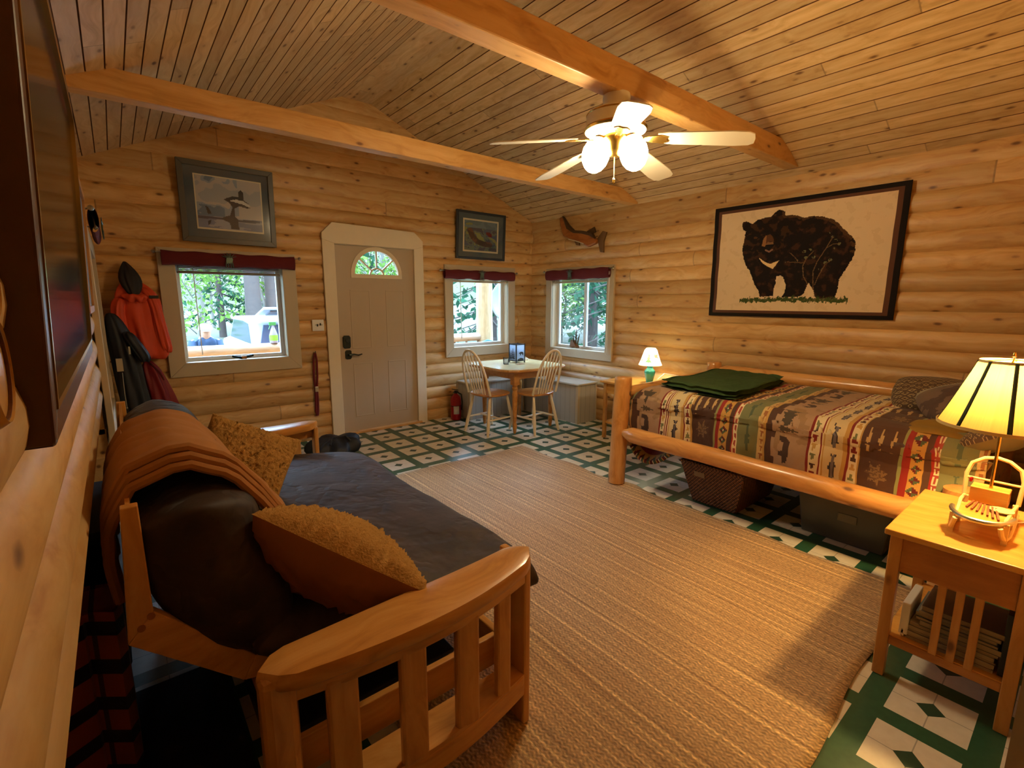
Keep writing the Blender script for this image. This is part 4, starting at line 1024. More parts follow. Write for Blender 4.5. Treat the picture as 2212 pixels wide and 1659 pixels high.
# bed pillows at the head
def geo(u, v):
    a = abs((u*9) % 1-.5)+abs((v*9) % 1-.5); return '#a08a60' if .18 < a % .5 < .30 else '#54402e'
def bandp(u, v):
    if v > .80: return '#8c8470'
    if .60 < u < .70: return '#6c2422' if u < .63 else '#c8b890'
    if .70 < u < .74: return GLD
    n = fbm(u*5, v*5, 3); return '#6a5648' if n < .1 else '#4c3a34'
def paintpillow(label, c, u, n, size, s2, thick, colf, rim):
    u = Vector(u).normalized(); n = Vector(n); n = (n-u*n.dot(u)).normalized(); w = n.cross(u).normalized(); c = Vector(c)
    t = thing('bed_pillow', label, 'pillow', tuple(c), None)
    def fn(sg):
        def f(i, j):
            a, b = i*2-1, j*2-1; h = (max(0, 1-a*a)*max(0, 1-b*b))**.42
            rd = 1-.17*a*a*b*b; return c+u*a*rd*(1-.05*(1-b*b))*size/2+w*b*rd*(1-.05*(1-a*a))*s2/2+n*sg*(h*thick/2+.012*fbm(i*3, j*3, sg+thick)*(h > 0))
        return f
    painted('front_panel', fn(1), colf, 90, 70, bpy.data.materials['quilt_cotton'], t)
    MB().grid(fn(-1), 24, 24).build('back_panel', plain('pillow_back_'+rim[1:], rim, .85), t, smooth=True, auto=180)
    return t
paintpillow('brown diamond weave pillow standing against the wall side rail of the bed', (4.05, .58, .862), (.25, -1, -.05), (-.62, .30, .72), .60, .34, .25, geo, '#8c8a78')
paintpillow('brown pillow with a red and cream striped band, leaning beside the table lamp shade', (3.80, .42, .90), (.45, -.8, .20), (-.60, .35, .70), .55, .36, .22, bandp, '#6a5648')
paintpillow('brown diamond weave pillow lying flat at the head of the bed behind the lamp', (3.36, .24, .845), (1, -.15, .0), (-.25, .55, .80), .50, .34, .16, geo, '#8c8a78')
ld = thing('bed_sheet_fold', 'gold coloured sheet edge showing under the bed pillows', 'sheet', (3.45, .55, .8))
MB().grid(lambda u, v: (3.20+.45*v, .60-.24*u+.03*math.sin(v*5), .818+.014*math.sin(PI*u)+.006*math.sin(v*14)-.02*(1-v)**3), 14, 24).build('sheet', plain('gold_sheet', '#8a6a24', .8, 40, .2), ld, smooth=True, solid=.006)

# under the bed
t = thing('wicker_basket', 'dark wicker basket with a paper tag under the bed', 'basket', (3.5, 1.65, 0))
def bx(x0, x1, y0, y1, z0, fl, z1, mb):
    vs = [(x0, y0, z0), (x1, y0, z0), (x1, y1, z0), (x0, y1, z0), (x0-fl, y0-fl, z1), (x1+fl, y0-fl, z1), (x1+fl, y1+fl, z1), (x0-fl, y1+fl, z1)]
    ins = .018; vi = [(x0-fl+ins, y0-fl+ins, z1), (x1+fl-ins, y0-fl+ins, z1), (x1+fl-ins, y1+fl-ins, z1), (x0-fl+ins, y1+fl-ins, z1), (x0+ins, y0+ins, z0+.02), (x1-ins, y0+ins, z0+.02), (x1-ins, y1-ins, z0+.02), (x0+ins, y1-ins, z0+.02)]
    return mb.add(vs+vi, [(3, 2, 1, 0), (0, 1, 5, 4), (1, 2, 6, 5), (2, 3, 7, 6), (3, 0, 4, 7), (4, 5, 9, 8), (5, 6, 10, 9), (6, 7, 11, 10), (7, 4, 8, 11), (8, 9, 13, 12), (9, 10, 14, 13), (10, 11, 15, 14), (11, 8, 12, 15), (12, 13, 14, 15)])
bx(3.245, 3.80, 1.485, 1.815, 0.001, .075, .31, MB()).build('basket_body', M_wicker, t, bevel=.006)
MB().tube([(3.175, 1.415, .31), (3.875, 1.415, .31), (3.875, 1.885, .31), (3.175, 1.885, .31), (3.175, 1.41, .31)], .012, 8).build('basket_rim', M_wicker, t, smooth=True)
MB().prism([(1.70, .215), (1.78, .215), (1.78, .255), (1.70, .255)], lambda u, v, d: (3.19+d-(v-.235)*.24, u, v), -.006, -.003).build('tag', plain('tag_paper', '#8c7a58', .8), t)
t = thing('storage_tote', 'grey translucent storage tote with a label under the bed near the end table', 'storage box', (3.6, .85, 0))
bx(3.36, 3.95, .66, 1.10, .001, .03, .27, MB()).build('tote_body', plain('tote_plastic', '#4c4a40', .35), t, bevel=.01)
MB().box(3.31, 4.0, .61, 1.15, .265, .295).build('tote_lid', plain('tote_lid_plastic', '#3c3a34', .4), t, bevel=.008)
MB().box(3.334, 3.338, .80, .90, .15, .20).build('label', plain('label_paper', '#7a7458', .8), t)

# ------------------------------------------------------------------ end table, books, lamp
et = thing('end_table', 'honey pine end table with a slatted side and lower shelf, right of the rug', 'end table', (2.53, .22, 0))
MB().box(2.215, 2.85, .018, .44, .598, .622).build('tabletop', M_table_y, et, bevel=.005)
for x, y in ((2.235, .385), (2.235, .03), (2.785, .385), (2.785, .03)): MB().box(x, x+.038, y, y+.038, 0.001, .598).build('leg', M_table_z, et, bevel=.003)
MB().box(2.243, 2.258, .068, .385, .455, .598).build('apron', M_table_x, et, bevel=.002)
MB().box(2.273, 2.785, .40, .415, .475, .598).build('apron', M_table_y, et, bevel=.002)
MB().box(2.273, 2.785, .035, .05, .475, .598).build('apron', M_table_y, et, bevel=.002)
MB().box(2.80, 2.815, .068, .385, .475, .598).build('apron', M_table_x, et, bevel=.002)
MB().box(2.25, 2.815, .045, .405, .165, .182).build('shelf', M_table_y, et, bevel=.002)
MB().box(2.242, 2.262, .068, .385, .145, .178).build('shelf_rail', M_table_x, et, bevel=.002)
for y in (.255, .205, .155): MB().box(2.243, 2.257, y-.012, y+.012, .175, .46).build('slat', M_table_z, et, bevel=.002)
cols = ['#c8bfae', '#6a3a2c', '#b8ac94', '#7a5a40', '#a89a84', '#c4b498', '#3c4034', '#8a7c68', '#5a6a70', '#93866f', '#544a44']
z = .183
for i in range(11):
    th_ = (.010, .008, .014, .007, .016, .012, .022, .010, .018, .012, .02)[i]
    dx, dy = random.uniform(-.008, .008), random.uniform(-.01, .01)
    t = thing('magazine' if th_ < .015 else 'book', '%s on the end table shelf, %s' % ('thin magazine' if th_ < .015 else 'thick book', ('lowest of the stack', 'second from the bottom of the stack', 'third from the bottom of the stack', 'fourth from the bottom of the stack', 'fifth from the bottom of the stack', 'middle of the stack', 'fifth from the top of the stack', 'fourth from the top of the stack', 'third from the top of the stack', 'second from the top of the stack', 'topmost of the stack')[i]), 'magazine' if th_ < .015 else 'book', (2.40, .2, z), 'reading stack on the end table shelf')
    x0_, x1_, y0_, y1_ = 2.275+dx, 2.50+dx-.01*(i % 3), .09+dy, .335+dy-.02*(i > 5)
    MB().box(x0_+.002, x1_-.002, y0_+.002, y1_, z+.0012, z+th_-.0012).build('pages', plain('page_edges', '#a3947a', .8), t)
    m_ = plain('cover_%d' % i, cols[i], .35)
    MB().box(x0_, x1_, y0_, y1_+.001, z, z+.0012).box(x0_, x1_, y0_, y1_+.001, z+th_-.0012, z+th_).box(x0_, x1_, y0_, y0_+.0015, z, z+th_).build('cover', m_, t)
    z += th_+.0006
t = thing('ring_binder', 'white binder leaning on the books on the end table shelf', 'binder', (2.4, .36, .19))
MB().beam((2.27, .352, .20), (2.47, .352, .20), .012, .03).beam((2.27, .35, .26), (2.47, .35, .26), .026, .13).build('binder_cover', M_white, t, bevel=.003)
t = thing('book', 'tall dark book standing upright beside the stack on the end table shelf', 'book', (2.38, .075, .19))
MB().box(2.28, 2.45, .068, .085, .183, .42).build('cover', plain('dark_cover', '#1c1c1c', .4), t, bevel=.002)
MB().box(2.283, 2.452, .071, .082, .186, .417).build('pages', plain('page_edges2', '#b8ac90', .8), t)

# sled lamp
LX, LY, LZ = 2.555, .205, .622
lp = thing('table_lamp', 'large lit table lamp with a ribboned cream shade on a miniature wooden sled base', 'lamp', (LX, LY, LZ))
M_sled = plain('sled_birch', '#e8c88c', .35, 12, 0, .05)
mb = MB()   # hoop handle across y, behind
hoop = [(LX+.085, LY-.078, .70), (LX+.10, LY-.082, .79), (LX+.105, LY-.07, .835), (LX+.108, LY-.035, .862), (LX+.108, LY+.0, .870), (LX+.108, LY+.035, .862), (LX+.105, LY+.07, .835), (LX+.10, LY+.082, .79), (LX+.085, LY+.078, .70)]
mb.tube(hoop, .0075, 8); mb.tube([(LX+.097, LY-.08, .775), (LX+.097, LY+.08, .775)], .005, 8); mb.build('sled_handle', M_sled, lp, smooth=True)
for s in (-1, 1):
    MB().tube([(LX+.16, LY+s*.075, .640), (LX+.08, LY+s*.077, .632), (LX-.10, LY+s*.078, .632), (LX-.17, LY+s*.072, .638), (LX-.20, LY+s*.066, .662), (LX-.205, LY+s*.06, .69)], [.008]*6, 8).build('sled_runner', M_sled, lp, smooth=True)
    mb = MB()
    for x in (-.17, -.03, .085): mb.box(LX+x-.009, LX+x+.009, LY+s*.072-.008, LY+s*.072+.008, .622, .70)
    mb.tube([(LX+.085, LY+s*.076, .70), (LX-.02, LY+s*.074, .712), (LX-.19, LY+s*.062, .692)], .006, 8)
    mb.build('sled_post', M_sled, lp)
mb = MB()
N = 20; el = [(LX-.10+.115*math.cos(2*PI*i/N), LY+.082*math.sin(2*PI*i/N)) for i in range(N)]
mb.prism(el, lambda u, v, d: (u, v, d), .690, .702); mb.build('sled_bed', M_table_y, lp, bevel=.002)
MB().tube([(LX-.10+.118*math.cos(PI/2+PI*i/14), LY+.085*math.sin(PI/2+PI*i/14), .700) for i in range(15)], .009, 8).build('brush_bow', M_steel, lp, smooth=True)
MB().box(LX+.0, LX+.075, LY-.055, LY+.055, .704, .765).build('sled_box', M_table_y, lp, bevel=.003)
mb = MB()
for i in range(7):
    a = -.5+.16*i; mb.beam((LX-.17+.012*i, LY-.05+.016*i, .708), (LX-.05+.006*i, LY-.03+.011*i, .712), .006, .005)
mb.build('kindling', plain('kindling_brown', '#7c3c1c', .6), lp)
MB().lathe([(0, 0), (.034, 0), (.036, .004), (0, .006)], (LX-.055, LY-.045, .709), 18).build('ice_disc', plain('pale_green_disc', '#b8c490', .3), lp, smooth=True)
MB().box(LX+.035-.012, LX+.035+.012, LY+.055, LY+.063, .776, .79).build('red_bead', M_red, lp)
MB().tube([(LX+.03, LY, .765), (LX+.03, LY, 1.16)], .0055, 10).build('pole', M_brass, lp, smooth=True)
SX, SY = LX+.03, LY
MB().lathe([(.013, 1.10), (.014, 1.135), (.006, 1.14)], (SX, SY, 0), 12).build('socket', M_brass, lp, smooth=True)
bulb = MB().lathe([(.0, 1.14), (.014, 1.145), (.027, 1.17), (.031, 1.19), (.027, 1.212), (.012, 1.225), (0, 1.227)], (SX, SY, 0), 16).build('bulb', emit('lamp_bulb', '#ffcf80', 900), lp, smooth=True)
def mk_shade(name, color, tr, warm):
    m = NT(name); x, y, z, v = m.xyz()
    pl = m.n('TexNoise', i_Vector=m.comb(m.math('MULTIPLY', m.math('ARCTAN2', m.math('SUBTRACT', y, 0.0), m.math('SUBTRACT', x, .03)), 30.0), 0.0, z), i_Scale=1.0, i_Detail=2.0).outputs[0]
    c = m.mix(pl, lin(color), lin(warm))
    d = m.n('BsdfDiffuse', i_Color=c); t_ = m.n('BsdfTranslucent', i_Color=c); mx = m.n('MixShader', i_0=tr, i_1=d.outputs[0], i_2=t_.outputs[0])
    m.t.links.new(mx.outputs[0], m.out.inputs[0]); return m.m
prof = [(.190, 1.012), (.165, 1.07), (.138, 1.14), (.112, 1.21), (.094, 1.262)]
sh = MB().lathe(prof, (SX, SY, 0), 48, cap=False, wob=lambda a, h: 1-.022*abs(math.sin(a*4))**.7*1.0).build('lamp_shade', mk_shade('pleated_shade', '#c2a462', .20, '#b08e50'), lp, smooth=True, auto=180)
MB().lathe([(.191, 1.008), (.192, 1.02), (.188, 1.02)], (SX, SY, 0), 48, cap=False).build('lower_trim', plain('cream_braid_low', '#c8b078', .8), sh, smooth=True)
MB().lathe([(.096, 1.256), (.093, 1.266), (.091, 1.26)], (SX, SY, 0), 48, cap=False).build('upper_trim', plain('cream_braid', '#c8b078', .8), sh, smooth=True)
for k in range(8):
    a = 2*PI*k/8+.20; mb = MB(); vs = []
    for r, h in prof:
        f = 1-.022*abs(math.sin(a*4))**.7
        for da in (-.0045, .0045):
            rr = r*f+.003; vs.append((SX+rr*math.cos(a)-da*math.sin(a)*(1+r*3), SY+rr*math.sin(a)+da*math.cos(a)*(1+r*3), h))
    mb.add(vs, [(2*i, 2*i+1, 2*i+3, 2*i+2) for i in range(4)]).build('ribbon', plain('green_ribbon', '#26361c', .7), sh, smooth=True, solid=.0015)
MB().lathe([(0, 1.275), (.007, 1.28), (.004, 1.295), (0, 1.30)], (SX, SY, 0), 10).build('finial', M_brass, lp, smooth=True)
MB().tube([(SX-.095, SY, 1.255), (SX, SY, 1.27), (SX+.095, SY, 1.255)], .002, 6).tube([(SX, SY-.095, 1.255), (SX, SY, 1.27), (SX, SY+.095, 1.255)], .002, 6).tube([(SX, SY, 1.13), (SX, SY, 1.28)], .002, 6).build('harp', M_brass, lp)
MB().tube([(LX+.09, LY-.07, .628), (LX+.16, LY-.12, .626), (LX+.27, LY-.13, .626)], .003, 6).build('lamp_cord', M_white, lp, smooth=True)

# ------------------------------------------------------------------ far nightstand + small lamp
ns = thing('nightstand', 'small pine nightstand between the bed foot and the corner bench', 'nightstand', (4.28, 3.05, 0))
MB().box(4.0, 4.565, 2.78, 3.40, .615, .637).build('tabletop', M_table_y, ns, bevel=.004)
for x, y in ((4.03, 3.335), (4.03, 2.81), (4.51, 3.335), (4.51, 2.81)): MB().box(x, x+.035, y, y+.035, .001, .615).build('leg', M_table_z, ns, bevel=.003)
MB().box(4.045, 4.06, 2.845, 3.335, .50, .615).build('apron', M_table_y, ns)
MB().box(4.065, 4.51, 3.345, 3.36, .50, .615).build('apron', M_table_x, ns)
MB().box(4.04, 4.55, 2.82, 3.36, .17, .19).build('shelf', M_table_y, ns)
z = .19
for i, (c_, h_, lb) in enumerate((('#7c8a94', .045, 'grey blue box lowest on the nightstand shelf'), ('#c8c4bc', .05, 'pale board game box in the middle of the nightstand shelf stack'), ('#2c3440', .06, 'dark board game box on top of the nightstand shelf stack'))):
    t = MB().box(4.08+.01*i, 4.40, 2.86, 3.14-.02*i, z+.001, z+h_).build('game_box', plain('game_box_%d' % i, c_, .5), bevel=.003); tag(t, lb, 'box', 'boxes on the nightstand shelf'); z += h_
NX, NY, NZ = 4.28, 2.965, .637
sl = thing('table_lamp', 'small lit lamp with a turquoise ginger jar base and white moose shade', 'lamp', (NX, NY, NZ))
MB().lathe([(.0, 0), (.032, 0), (.034, .01), (.044, .05), (.055, .10), (.057, .118), (.050, .135), (.034, .152), (.030, .158), (.030, .170), (.036, .174), (.036, .182), (.02, .186), (0, .186)], (NX, NY, NZ), 28).build('jar_base', plain('turquoise_glaze', '#2f9a92', .18, Coat_Weight=.6), sl, smooth=True)
MB().tube([(NX, NY, NZ+.186), (NX, NY, NZ+.23)], .008, 8).build('neck', M_brass, sl, smooth=True)
MB().lathe([(.0, .225), (.016, .235), (.024, .262), (.018, .288), (0, .298)], (NX, NY, NZ), 14).build('bulb', emit('small_lamp_bulb', '#fff0c8', 330), sl, smooth=True)
def shade_col(u, v):
    a = u*2*PI
    for c, P, ra, rv, col in ((3.55, TREE, .42, .30, '#2f4a28'), (4.55, [(-1, .3), (-.9, .55), (.1, .5), (.6, .62), (.85, .9), (1, .6), (.75, .3), (.7, -1), (.6, -1), (.5, -.2), (.1, -.2), (-.3, -.1), (-.35, -1), (-.45, -1), (-.6, 0), (-.8, -1), (-.9, -1)], .36, .27, '#2c2c22'), (2.6, TREE, .3, .22, '#3c5a34'), (5.6, TREE, .3, .3, '#3c5a34'), (1.3, TREE, .3, .3, '#3c5a34')):
        if inpoly((a-c)/ra, (v-.42)/rv, P): return col
    return '#f4f2e6' if v > .03 else '#d8c8a0'
m = NT('printed_shade'); a_ = m.n('Attribute', attribute_name='Col'); d_ = m.n('BsdfDiffuse', i_Color=a_.outputs['Color']); t_ = m.n('BsdfTranslucent', i_Color=a_.outputs['Color']); mx = m.n('MixShader', i_0=.6, i_1=d_.outputs[0], i_2=t_.outputs[0]); m.t.links.new(mx.outputs[0], m.out.inputs[0])
SH = [(.118, .190), (.098, .235), (.078, .295), (.062, .345), (.045, .366)]
def shp(u, v):
    f = v*4; i = min(3, int(f)); fr = f-i; r = SH[i][0]+(SH[i+1][0]-SH[i][0])*fr; h = SH[i][1]+(SH[i+1][1]-SH[i][1])*fr
    return (NX+r*math.cos(u*2*PI), NY+r*math.sin(u*2*PI), NZ+h)
painted('lamp_shade', shp, shade_col, 140, 40, m.m, sl)
MB().tube([(NX+.03, NY-.05, NZ+.02), (NX+.12, NY-.10, NZ+.10), (NX+.26, NY-.20, NZ+.07)], .004, 6).build('lamp_cord', M_white, sl, smooth=True)

# ------------------------------------------------------------------ bench, table, chairs
def chest(name, label, x0, x1, y0, y1, h):
    t = thing(name, label, 'bench', ((x0+x1)/2, (y0+y1)/2, 0))
    MB().box(x0, x1, y0, y1, .001, h-.02).build('bench_body', M_bench, t, bevel=.002)
    MB().box(x0-.02, x1, y0-.02, y1, h-.02, h).build('bench_lid', plain('worn_white_lid', '#cfc8b8', .4, 9, 0, .2), t, bevel=.004)
    mb = MB()
    for x, y in ((x0, y0), (x1, y0), (x0, y1)):
        mb.box(x-.008, x+.03 if x == x0 else x+.004, y-.006, y+.03, .001, h-.021)
    mb.build('corner_board', M_casing, t); return t
chest('storage_bench', 'grey board storage bench along the door wall under the second window', 3.325, 4.20, 4.90, 5.175, .475)
chest('storage_bench', 'grey board storage bench along the right wall under the corner window', 4.235, 4.565, 3.93, 5.175, .495)
tb = thing('dining_table', 'pale topped dining table with turned legs in the corner by the windows', 'table', (3.64, 4.40, 0))
TP = [(3.20, 4.14), (3.24, 4.03), (3.34, 3.965), (3.50, 3.95), (3.95, 3.95), (4.05, 3.98), (4.09, 4.08), (4.09, 4.70), (4.05, 4.80), (3.94, 4.84), (3.36, 4.84), (3.25, 4.80), (3.20, 4.70)]
MB().prism(TP, lambda u, v, d: (u, v, d), .735, .744).build('tabletop', M_lightwood, tb)
cxm, cym = 3.645, 4.395
MB().prism([(cxm+(u-cxm)*1.01, cym+(v-cym)*1.01) for u, v in TP], lambda u, v, d: (u, v, d), .712, .735).build('top_edge', M_oak_x, tb, bevel=.006)
lg = [(.012, 0), (.018, .01), (.024, .06), (.026, .10), (.018, .13), (.022, .15), (.028, .30), (.032, .46), (.024, .49), (.034, .51), (.034, .525), (.025, .535), (.034, .56), (.034, .57)]
LEGT = [(3.375, 4.085), (3.375, 4.66), (3.925, 4.085), (3.925, 4.66)]
for x, y in LEGT:
    MB().lathe(lg, (x, y, 0), 14).box(x-.036, x+.036, y-.036, y+.036, .56, .712).build('leg', M_oak_x, tb, smooth=True)
mb = MB().box(3.40, 3.90, 4.065, 4.085, .62, .712).box(3.40, 3.90, 4.66, 4.68, .62, .712).box(3.355, 3.375, 4.11, 4.64, .62, .712).box(3.925, 3.945, 4.11, 4.64, .62, .712)
mb.build('apron', M_oak_x, tb)
def chair():
    t = thing('windsor_chair', '', 'chair', (0, 0, 0))   # faces +y, back at -y
    st = []
    for i in range(28):
        a = 2*PI*i/28; rx, ry = .215, .205
        st.append((rx*math.copysign(abs(math.cos(a))**.8, math.cos(a)), ry*math.copysign(abs(math.sin(a))**.75, math.sin(a))))
    vs = []; n = 28
    for z, k in ((.428, .90), (.440, 1.0), (.452, 1.0), (.458, .96)):
        for p in st: vs.append((p[0]*k, p[1]*k, z))
    for k in (.8, .4): 
        for p in st: vs.append((p[0]*k, p[1]*k-.01, .450))
    fs = [(l*n+i, l*n+(i+1) % n, (l+1)*n+(i+1) % n, (l+1)*n+i) for l in range(5) for i in range(n)]+[tuple(reversed(range(n))), tuple(range(5*n, 6*n))]
    MB().add(vs, fs).build('seat', M_oak_x, t, smooth=True, local=True, auto=50)
    for sx in (-1, 1):
        for sy in (-1, 1):
            top = Vector((sx*.135, sy*.13, .43)); bot = Vector((sx*.195, sy*(.205 if sy > 0 else .215), 0)); pts = [bot.lerp(top, k) for k in (0, .05, .3, .45, .6, .9, 1)]
            MB().tube(pts, [.013, .015, .020, .017, .019, .015, .012], 10).build('leg', M_creamspindle, t, smooth=True, local=True)
    for sx in (-1, 1): MB().tube([(sx*.17, -.17, .17), (sx*.168, 0, .17), (sx*.17, .17, .17)], [.009, .013, .009], 8).build('stretcher', M_creamspindle, t, smooth=True, local=True)
    MB().tube([(-.168, 0, .172), (0, 0, .172), (.168, 0, .172)], [.009, .013, .009], 8).build('stretcher', M_creamspindle, t, smooth=True, local=True)
    hp = []
    for i in range(25):
        a = PI*i/24; x = -.185*math.cos(a)*(1+.10*math.sin(a)*(1 if True else 0)); h = math.sin(a)**.75 if a not in (0,) else 0
        hp.append((x, -.165-.145*h, .452+.50*h))
    MB().tube(hp, .0135, 10).build('hoop_back', M_creamspindle, t, smooth=True, local=True)
    for k in range(6):
        x = -.105+.042*k; xt = x*1.25; 
        h = math.sqrt(max(0, 1-(xt/.20)**2))**.75
        MB().tube([(x*.92, -.16, .452), (x*1.08, -.16-.07*h, .452+.25*h), (xt, -.165-.145*h, .452+.495*h)], [.0075, .009, .006], 8).build('spindle', M_creamspindle, t, smooth=True, local=True)
    return t
c1 = chair(); c1.location = (3.66, 4.085, 0); c1.rotation_euler = (0, 0, .06); c1['label'] = 'cream spindle back chair on the right side of the dining table, nearer the bed'; c1['group'] = 'windsor chairs at the dining table'
c2 = copy_tree(c1); c2.location = (3.235, 4.36, 0); c2.rotation_euler = (0, 0, -PI/2+.10); c2['label'] = 'cream spindle back chair on the left side of the dining table, nearer the entrance door'
# lantern, glass, jug on the table
t = thing('candle_lantern', 'black metal candle lantern with frosted panes and pine silhouettes on the dining table', 'lantern', (3.74, 4.48, .745))
bx0, bx1, by0, by1, bz = 3.67, 3.80, 4.42, 4.55, .745
mb = MB()
for x in (bx0, bx1):
    for y in (by0, by1): mb.box(x-.006, x+.006, y-.006, y+.006, bz, bz+.23)
for z in (.02, .215):
    for a in (by0, by1): mb.box(bx0, bx1, a-.005, a+.005, bz+z, bz+z+.01)
    for a in (bx0, bx1): mb.box(a-.005, a+.005, by0, by1, bz+z, bz+z+.01)
mb.box(bx0, bx1, by0, by1, bz+.018, bz+.022); mb.build('lantern_frame', M_black, t)
m = NT('frosted_pane'); d_ = m.n('BsdfDiffuse', i_Color=lin('#c8d8e8')); t_ = m.n('BsdfTranslucent', i_Color=lin('#dce8f4')); mx = m.n('MixShader', i_0=.6, i_1=d_.outputs[0], i_2=t_.outputs[0]); m.t.links.new(mx.outputs[0], m.out.inputs[0]); M_frost = m.m
mb = MB().box(bx0+.006, bx1-.006, by0-.002, by0+.002, bz+.03, bz+.215).box(bx0-.002, bx0+.002, by0+.006, by1-.006, bz+.03, bz+.215).box(bx0+.006, bx1-.006, by1-.002, by1+.002, bz+.03, bz+.215).box(bx1-.002, bx1+.002, by0+.006, by1-.006, bz+.03, bz+.215)
mb.build('frosted_pane', M_frost, t)
mb = MB()
for c, s, h in ((by0+.035, .018, .055), (by0+.06, .022, .075), (by0+.09, .02, .06), (by0+.112, .012, .045)):
    mb.prism([(c+p[0]*s, bz+.03+h+p[1]*h) for p in TREE], lambda u, v, d: (bx0+d, u, v), -.0045, -.0025)
mb.prism([(bx0+.075+p[0]*.035, bz+.115+p[1]*.035) for p in BEARQ], lambda u, v, d: (u, by0+d, v), -.0045, -.0025)
mb.prism([(bx0+.02, bz+.03), (bx0+.11, bz+.03), (bx0+.11, bz+.05), (bx0+.07, bz+.06), (bx0+.02, bz+.045)], lambda u, v, d: (u, by0+d, v), -.0045, -.0025)
mb.build('silhouette', M_black, t)
t = MB().lathe([(.0, 0), (.030, 0), (.034, .005), (.036, .08), (.033, .08), (.031, .008), (0, .008)], (3.515, 4.42, .745), 20, cap=False).build('drinking_glass', glassmat('clear_tumbler', '#e8eaf0', .2), smooth=True); tag(t, 'clear glass tumbler on the dining table left of the lantern', 'glass')
t = MB().box(3.60, 3.70, 4.30, 4.35, .745, .749).build('coaster', plain('coaster_cork', '#8a5c34', .8)); tag(t, 'small brown coaster on the dining table in front of the lantern', 'coaster')
t = thing('napkin_holder', 'small wooden stand with a wire loop behind the lantern on the dining table', 'napkin holder', (3.93, 4.62, .745))
MB().beam((3.90, 4.68, .75), (4.0, 4.58, .75), .05, .01).beam((3.90, 4.68, .83), (3.98, 4.56, .76), .012, .012).build('wooden_stand', M_creamspindle, t)
MB().tube([(3.94, 4.66, .75), (3.94, 4.66, .87), (3.96, 4.64, .89), (3.98, 4.62, .87), (3.98, 4.62, .75)], .003, 6).build('wire_loop', M_steel, t, smooth=True)
# carved ornament on the corner window's sill
t = thing('sill_ornament', 'small carved bear and pine ornament on the corner window sill', 'ornament', (W+.0, 4.40, .88))
garment('carved_base', [((W-.0, 4.36, .882), .035, .10), ((W-.0, 4.36, .905), .03, .09), ((W, 4.38, .95), .028, .05), ((W, 4.40, .975), .02, .03)], plain('carved_brown', '#7a5430', .6, 40, .3), t, n=16, seed=3)
mb = MB()
for yy, h, a in ((4.31, .14, -.02), (4.335, .20, .0), (4.36, .12, .02)): mb.tube([(W, yy, .93), (W, yy+a, .93+h*.6), (W, yy+a*2, .93+h)], [.012, .010, .002], 6)
for k in range(6): mb.tube([(W, 4.335, .97+.02*k), (W-.01, 4.335+(-1)**k*.035, .99+.02*k)], [.006, .003], 5)
mb.build('carved_pine', plain('carved_dark', '#4a4428', .6), t)

# extinguisher
t = thing('fire_extinguisher', 'red fire extinguisher on the floor beside the bench, right of the entrance door', 'fire extinguisher', (3.215, 5.06, 0))
MB().lathe([(0, 0.001), (.058, .001), (.066, .012), (.066, .25), (.060, .285), (.042, .31), (.025, .325), (.022, .335), (0, .335)], (3.215, 5.06, 0), 24).build('cylinder', M_red, t, smooth=True)
MB().tube([(3.215, 5.06, .33), (3.215, 5.06, .37)], .018, 10).beam((3.25, 5.06, .375), (3.16, 5.05, .395), .018, .008).beam((3.25, 5.06, .36), (3.175, 5.05, .352), .018, .008).build('valve_handle', M_black, t)
MB().tube([(3.23, 5.05, .35), (3.28, 5.03, .32), (3.285, 5.02, .22), (3.275, 5.02, .12)], .009, 8).build('hose', M_black, t, smooth=True)
mb = MB(); mb.grid(lambda u, v: (3.215-.0675*math.sin(-1.0+1.1*u+.9), 5.06-.0675*math.cos(-1.0+1.1*u+.9), .08+.10*v), 8, 1); mb.build('label', plain('ext_label', '#cfc4b4', .6), t, smooth=True, solid=.001)
MB().lathe([(.0665, .175), (.067, .18), (.0665, .185)], (3.215, 5.06, 0), 24, cap=False).build('clamp_band', M_black, t)

# ------------------------------------------------------------------ ceiling fan
FX, FY = 2.25, 1.862
fn_ = thing('ceiling_fan', 'white and brass ceiling fan with five blades and lit glass shades under the beam', 'ceiling fan', (FX, FY, 2.58))
M_fanwhite = plain('fan_white_enamel', '#efe6d0', .35); 
MB().lathe([(0, 2.59), (.072, 2.59), (.075, 2.57), (.070, 2.53), (.045, 2.505), (0, 2.505)], (FX, FY, 0), 28).build('canopy', M_fanwhite, fn_, smooth=True)
MB().lathe([(0, 2.510), (.10, 2.510), (.150, 2.500), (.160, 2.485), (.160, 2.425), (.163, 2.415)], (FX, FY, 0), 36).build('motor_housing', M_fanwhite, fn_, smooth=True)
MB().lathe([(.165, 2.425), (.172, 2.412), (.165, 2.400), (.12, 2.388), (.07, 2.382), (0, 2.382)], (FX, FY, 0), 36).build('vent_plate', M_fanwhite, fn_, smooth=True)
MB().lathe([(.165, 2.424), (.1735, 2.412), (.166, 2.402)], (FX, FY, 0), 36, cap=False).lathe([(.1605, 2.489), (.1625, 2.485), (.1605, 2.481)], (FX, FY, 0), 36, cap=False).build('brass_band', M_brass, fn_, smooth=True)
mb = MB()
for k in range(48):
    a = 2*PI*k/48; c, s = math.cos(a), math.sin(a); mb.beam((FX+.085*c, FY+.085*s, 2.3845), (FX+.135*c, FY+.135*s, 2.3905), .004, .003)
mb.build('vent_slot', plain('slot_dark', '#6a5a38', .6), fn_)
MB().lathe([(0, 2.385), (.062, 2.385), (.066, 2.36), (.055, 2.34), (.05, 2.30), (.028, 2.275), (0, 2.27)], (FX, FY, 0), 24).build('light_fitter', M_brass, fn_, smooth=True)
